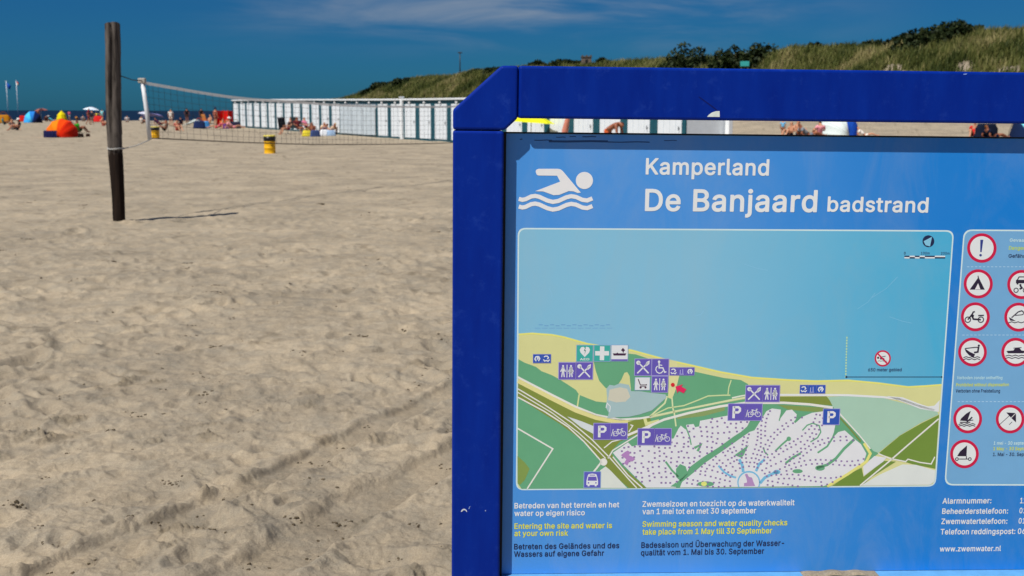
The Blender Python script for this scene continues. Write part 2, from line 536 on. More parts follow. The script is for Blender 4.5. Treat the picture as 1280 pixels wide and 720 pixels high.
# ------------------------------------------------------------------ dunes
CREST = [(395, 131, 262), (425, 125, 260), (445, 119, 255), (470, 110, 250), (495, 104, 245), (520, 98, 240), (540, 97, 232), (560, 96, 225), (585, 92, 215), (605, 90, 210),
         (625, 89, 205), (660, 84, 190), (700, 84, 180), (740, 81, 165), (790, 77, 150), (840, 75, 140), (880, 72, 132), (930, 70, 126),
         (980, 63, 120), (1020, 63, 116), (1070, 60, 110), (1110, 57, 106), (1150, 48, 102), (1190, 42, 98), (1230, 40, 95), (1280, 39, 92),
         (1400, 36, 85), (1600, 34, 75), (2000, 40, 66)]
def dune_point(u, t):
    """u in photo columns, t across: 0 foot, 1 crest, beyond 1 the back"""
    u = np.asarray(u, float); t = np.asarray(t, float)
    cx = [c[0] for c in CREST]
    top = np.interp(u, cx, [c[1] for c in CREST]); Zd = np.interp(u, cx, [c[2] for c in CREST])
    Lf = np.interp(u, cx, [min(45, 22 + 0.1 * c[2]) * (0.75 if c[0] > 900 else 1) for c in CREST])
    k = (u - 640) / FPX * math.cos(PITCH)
    Yc = Zd
    # height of the crest seen at that row
    Hc = CAMZ + (HOR + (u - 640) * math.tan(ROLL) - top) / FPX * Zd
    Y = Yc - Lf * (1 - t)
    X = k * Y + np.where(t > 1, 0, 0)
    g0 = ground_z(k * (Yc - Lf), Yc - Lf)
    prof = np.where(t <= 1, ss(0, 1, np.clip(t, 0, 1)) ** 0.85, 1 - 0.35 * ss(1, 2.4, t))
    hum = np.clip(np.minimum(t * 2.2, 1), 0, 1)
    nz = (fbm(X / 9.0, Y / 9.0, 4, 91) * 1.3 - 0.25) * hum
    nz = np.where(np.abs(t - 1) < 0.25, nz * (0.15 + 0.85 * np.abs(t - 1) / 0.25), nz)
    return X, Y, g0 - 0.15 + (Hc - 0.55 - g0) * prof + nz

BARE = [(1206, 84, 13, 7), (1118, 84, 15, 4), (1012, 82, 5, 6), (1262, 87, 18, 4), (1243, 80, 7, 4), (1206, 91, 14, 8), (1118, 90, 16, 6), (1264, 93, 22, 7), (1000, 88, 10, 4), (715, 86, 8, 3), (690, 90, 14, 4)]
def make_dunes():
    us = np.concatenate([np.linspace(395, 1320, 330), np.linspace(1330, 2000, 40)])
    ts = np.concatenate([np.linspace(0, 1.15, 60), np.linspace(1.25, 2.6, 10)])
    U, T = np.meshgrid(us, ts, indexing='ij')
    X, Y, Z = dune_point(U, T)
    n = len(ts)
    i, j = np.meshgrid(np.arange(len(us) - 1), np.arange(n - 1), indexing='ij')
    F = np.stack([i * n + j, (i + 1) * n + j, (i + 1) * n + j + 1, i * n + j + 1], -1).reshape(-1, 4)
    m, nt, p = nmat('dune_sand')
    tcn = node(nt, 'ShaderNodeTexCoord')
    nz = node(nt, 'ShaderNodeTexNoise', Scale=0.5, Detail=8.0, Roughness=0.7); nt.links.new(tcn.outputs['Object'], nz.inputs['Vector'])
    at = node(nt, 'ShaderNodeAttribute', _attribute_name='bare')
    rp = node(nt, 'ShaderNodeValToRGB'); rp.color_ramp.elements[0].position = .35; rp.color_ramp.elements[1].position = .7
    rp.color_ramp.elements[0].color = (0.035, 0.04, 0.014, 1); rp.color_ramp.elements[1].color = (0.11, 0.095, 0.04, 1)
    nt.links.new(nz.outputs[0], rp.inputs[0])
    mx = node(nt, 'ShaderNodeMix', _data_type='RGBA'); mx.inputs[7].default_value = (0.27, 0.225, 0.17, 1)
    nt.links.new(at.outputs['Fac'], mx.inputs[0]); nt.links.new(rp.outputs[0], mx.inputs[6]); nt.links.new(mx.outputs[2], p.inputs['Base Color'])
    p.inputs['Roughness'].default_value = 0.95; p.inputs['Specular IOR Level'].default_value = 0.1
    o = np_mesh('dunes', np.stack([X, Y, Z], -1).reshape(-1, 3), F, [m])
    bare = np.zeros(X.size); bn = fbm(X.ravel() / 1.6, Y.ravel() / 1.6, 3, 207)
    for k, (x, y, z) in enumerate(zip(X.ravel(), Y.ravel(), Z.ravel())):
        px, py = to_px((x, y, z))
        if T.ravel()[k] < 1.05:
            e = min(((px - a) / c) ** 2 + ((py - b) / d) ** 2 for a, b, c, d in BARE)
            bare[k] = float(ss(1.25, .35, e + 1.1 * bn[k]))
    bare = np.maximum(bare, (T.ravel() < 0.2) * 1.0)
    a = o.data.attributes.new('bare', 'FLOAT', 'POINT'); a.data.foreach_set('value', bare.astype(np.float32))
    tag(o, kind='structure')

def leaf_material(name, cols, rough=0.6, trans=0.25):
    """foliage whose colour differs from tuft to tuft (mesh attribute 'tone')"""
    m, nt, p = nmat(name)
    at = node(nt, 'ShaderNodeAttribute', _attribute_name='tone')
    rp = node(nt, 'ShaderNodeValToRGB')
    while len(rp.color_ramp.elements) < len(cols): rp.color_ramp.elements.new(0.5)
    for k, c in enumerate(cols):
        rp.color_ramp.elements[k].position = k / (len(cols) - 1); rp.color_ramp.elements[k].color = (*c, 1)
    nt.links.new(at.outputs['Fac'], rp.inputs[0]); nt.links.new(rp.outputs[0], p.inputs['Base Color'])
    p.inputs['Roughness'].default_value = rough; p.inputs['Specular IOR Level'].default_value = 0.15
    tr = node(nt, 'ShaderNodeBsdfTranslucent'); nt.links.new(rp.outputs[0], tr.inputs[0])
    ms = node(nt, 'ShaderNodeMixShader'); ms.inputs[0].default_value = trans
    nt.links.new(p.outputs[0], ms.inputs[1]); nt.links.new(tr.outputs[0], ms.inputs[2])
    nt.links.new(ms.outputs[0], nt.nodes['Material Output'].inputs[0])
    return m

def make_grass():
    rng = np.random.default_rng(8)
    N = 24000
    u = np.concatenate([rng.uniform(400, 640, 7000), rng.uniform(640, 1400, 15000), rng.uniform(1400, 1900, 2000)])
    t = 0.2 + 1.0 * rng.random(N) ** 0.7
    X, Y, Z = dune_point(u, t)
    keep = []
    cover = fbm(X / 5.0, Y / 5.0, 3, 33)
    for k in range(N):
        px, py = to_px((X[k], Y[k], Z[k]))
        if any(((px - a) / c) ** 2 + ((py - b) / d) ** 2 < 1 for a, b, c, d in BARE) and rng.random() < .86: continue
        if cover[k] < -0.38: continue
        keep.append(k)
    V, F, tone = [], [], []
    pt = fbm(X / 7.0, Y / 7.0, 3, 66)
    for k in keep:
        dist = Y[k]
        hgt = rng.uniform(0.5, 1.15) * (1.0 + 0.0012 * dist)
        tn = float(np.clip(0.45 + 1.0 * pt[k] + rng.normal(0, 0.17), 0, 1))
        for b in range(9):
            a = rng.uniform(0, 6.28); rr = rng.uniform(0, 0.5)
            bx, by = X[k] + rr * math.cos(a), Y[k] + rr * math.sin(a)
            h = hgt * rng.uniform(0.55, 1.1); w = rng.uniform(0.022, 0.05) * (0.7 + dist * 0.006)
            lx, ly = rng.normal(0.16, 0.22) * h, rng.normal(0.05, 0.2) * h
            wa = rng.uniform(-0.9, 0.9); wx, wy = w * math.cos(wa), w * math.sin(wa)
            z = Z[k] - 0.1; n = len(V)
            V += [(bx - wx, by - wy, z), (bx + wx, by + wy, z), (bx + lx * .35 + wx * .7, by + ly * .35 + wy * .7, z + h * .6),
                  (bx + lx * .35 - wx * .7, by + ly * .35 - wy * .7, z + h * .6), (bx + lx, by + ly, z + h)]
            F += [(n, n + 1, n + 2), (n, n + 2, n + 3), (n + 3, n + 2, n + 4)]
            tone += [min(1, max(0, tn + rng.normal(0, .12)))] * 5
    m = leaf_material('marram_grass', [(0.034, 0.050, 0.010), (0.098, 0.115, 0.026), (0.180, 0.180, 0.054), (0.32, 0.27, 0.12)])
    o = np_mesh('dune_grass', V, F, [m], smooth=False)
    a = o.data.attributes.new('tone', 'FLOAT', 'POINT'); a.data.foreach_set('value', np.array(tone, dtype=np.float32))
    tag(o, 'long marram grass covering the dunes', 'grass', kind='stuff')

make_dunes()
make_grass()

LEAF = leaf_material('shrub_leaf', [(0.008, 0.016, 0.005), (0.022, 0.036, 0.010), (0.05, 0.06, 0.018)], trans=0.12)
BARK = mat((70, 58, 46), 1.2, 0.9, 0.1, 0.3, 12)
def shrub(px, top, w_px, h_m, Y, label, name='shrub', seed=0):
    rng = np.random.default_rng(100 + seed)
    ptop = at_depth(px, top, Y)
    wid = w_px / FPX * Y / 2 * 1.4
    h_m *= 1.3
    root = thing(name, label, 'shrub', (ptop.x, ptop.y, ptop.z - h_m), 0, 'dark shrubs on the dunes')
    tb = MB()
    for k in range(5):
        a = rng.uniform(0, 6.28)
        q = (math.cos(a) * wid * .55, math.sin(a) * wid * .4, h_m * rng.uniform(.5, .8))
        tb.tube([(0, 0, -0.6), (q[0] * .4, q[1] * .4, q[2] * .5), q], [0.10, 0.06, 0.02], BARK, 6)
    tb.build('branches', root, True)
    V, F, tone = [], [], []
    lobes = [(rng.uniform(-.8, .8) * wid, rng.uniform(-.4, .4) * wid, h_m * rng.uniform(.35, .66), rng.uniform(.28, .45)) for _ in range(9)]
    lobes.append((0, 0, h_m * .66, .36))
    n_l = int(2600 + 800 * wid)
    for k in range(n_l):
        lx, ly, lz, lr = lobes[rng.integers(0, len(lobes))]
        d = rng.normal(0, 1, 3); d /= np.linalg.norm(d)
        r = rng.random() ** 0.4
        x, y = lx + d[0] * r * lr * wid * 1.1, ly + d[1] * r * lr * wid
        z = lz + d[2] * r * lr * h_m * 0.95
        if z < 0: z = -z * .3
        s = rng.uniform(.13, .28) * (0.7 + Y / 300)
        a = rng.normal(0, 1, 3); a /= np.linalg.norm(a); b = np.cross(a, rng.normal(0, 1, 3)); b /= np.linalg.norm(b)
        c = np.array([x, y, z]); n = len(V)
        V += [c - a * s, c - b * s * .55, c + a * s, c + b * s * .55]
        F.append((n, n + 1, n + 2, n + 3))
        tone += [float(np.clip(rng.normal(.4, .25), 0, 1))] * 4
    o = np_mesh('foliage', V, F, [LEAF], smooth=False)
    o.parent = root
    at = o.data.attributes.new('tone', 'FLOAT', 'POINT'); at.data.foreach_set('value', np.array(tone, dtype=np.float32))
    return root

SHRUBS = [(463, 110, 16, 1.5, 248, 'lowest dark bush on the far left dune slope, above the hut roofs'),
          (485, 103, 26, 1.9, 244, 'dark bush on the far left dune ridge, next up from the lowest one'),
          (508, 97, 24, 2.2, 239, 'dark bush at the shoulder of the far left dune'),
          (597, 86, 22, 1.8, 210, 'dark bush on the left dune ridge just right of the lamp post'),
          (618, 84, 18, 1.8, 204, 'small dark bush on the dune ridge beside the cut corner of the blue frame'),
          (672, 75, 28, 2.2, 190, 'low dark bush on the ridge just above the corner seam of the blue frame'),
          (703, 74, 38, 2.0, 182, 'wide low dark bush on the ridge left of the brick tower'),
          (754, 72, 14, 1.7, 166, 'small dark bush just right of the brick tower'),
          (872, 57, 62, 5.0, 124, 'large rounded dark bush at the left of the big group behind the blue beam'),
          (917, 56, 56, 5.0, 119, 'dark bush behind the small teal sign, in the middle of the big group'),
          (944, 53, 46, 5.0, 116, 'tall dark bush at the right of the big group, right of the teal sign'),
          (1014, 54, 20, 1.5, 117, 'small isolated dark bush on the grassy ridge'),
          (1062, 55, 18, 1.4, 111, 'small dark bush at the foot of the rising right hand ridge'),
          (1098, 50, 34, 1.8, 107, 'dark bush halfway up the rising right hand ridge'),
          (1130, 41, 30, 1.8, 104, 'dark bush just left of the largest bush on the highest dune'),
          (1176, 30, 66, 2.6, 98, 'wide dark bush on the highest dune at the right'),
          (1204, 27, 40, 2.6, 96, 'topmost dark bush, at the right end of the highest clump')]
for k, (px, top, w, h, Y, lab) in enumerate(SHRUBS):
    shrub(px, top, w, h, Y, lab, seed=k)

# brick tower, lamp post and teal sign standing on the dunes
def make_tower():
    p = at_depth(733, 70.5, 172)
    brick, nt, pb = nmat('weathered_brick')
    tcn = node(nt, 'ShaderNodeTexCoord'); br = node(nt, 'ShaderNodeTexBrick', Scale=3.0)
    br.inputs['Color1'].default_value = (0.15, 0.115, 0.09, 1); br.inputs['Color2'].default_value = (0.12, 0.09, 0.07, 1); br.inputs['Mortar'].default_value = (0.22, 0.2, 0.17, 1)
    nt.links.new(tcn.outputs['Object'], br.inputs['Vector']); nt.links.new(br.outputs[0], pb.inputs['Base Color']); pb.inputs['Roughness'].default_value = .9
    h = 2.6
    root = thing('lookout_tower', 'short brown brick lookout tower poking over the dune ridge behind the blue beam', 'tower', (p.x, p.y, p.z - h))
    b = MB(); b.box((-.72, -.7, -1.5), (.72, .7, h - .22), brick, .03); b.build('wall', root)
    c = MB(); c.box((-.8, -.78, h - .22), (.8, .78, h), mat((104, 92, 78), 1.4), .04)
    for x in (-.62, 0, .62): c.box((x - .14, -.76, h), (x + .14, -.5, h + .16), mat((104, 92, 78), 1.4), .02)
    c.build('parapet', root)
    w = MB(); w.box((-.2, -.71, 1.5), (.2, -.69, 2.1), mat((20, 22, 26), 1)); w.build('window', root)
make_tower()

def make_lamp():
    p = at_depth(575, 96, 214); H = (96 - 67) / FPX * 214
    root = thing('street_lamp', 'thin dark lamp post standing on the left dune against the sky', 'street lamp', (p.x, p.y, p.z))
    m = mat((62, 70, 76), 1.2, .5)
    b = MB(); b.tube([(0, 0, -1.5), (0, 0, H * .5), (0, 0, H - .1)], [.14, .11, .09], m, 8); b.build('pole', root, True)
    h = MB(); h.box((-.42, -.18, H - .1), (.42, .18, H + .12), m, .05); h.build('lamp_head', root)
make_lamp()

def make_teal_sign():
    p = at_depth(931, 79.5, 108)
    root = thing('notice_sign', 'small teal notice sign on two posts in front of the dark dune bushes', 'sign', (p.x, p.y, p.z - 1.5))
    b = MB(); b.box((-.42, -.03, 1.25), (.42, .03, 1.72), mat((60, 170, 165), 1.0, .5), .02); b.build('sign_face', root)
    for x in (-.3, .3):
        q = MB(); q.tube([(x, .06, -1.2), (x, .06, 1.7)], .035, mat((90, 84, 76), 1.2), 8); q.build('post', root, True)
make_teal_sign()
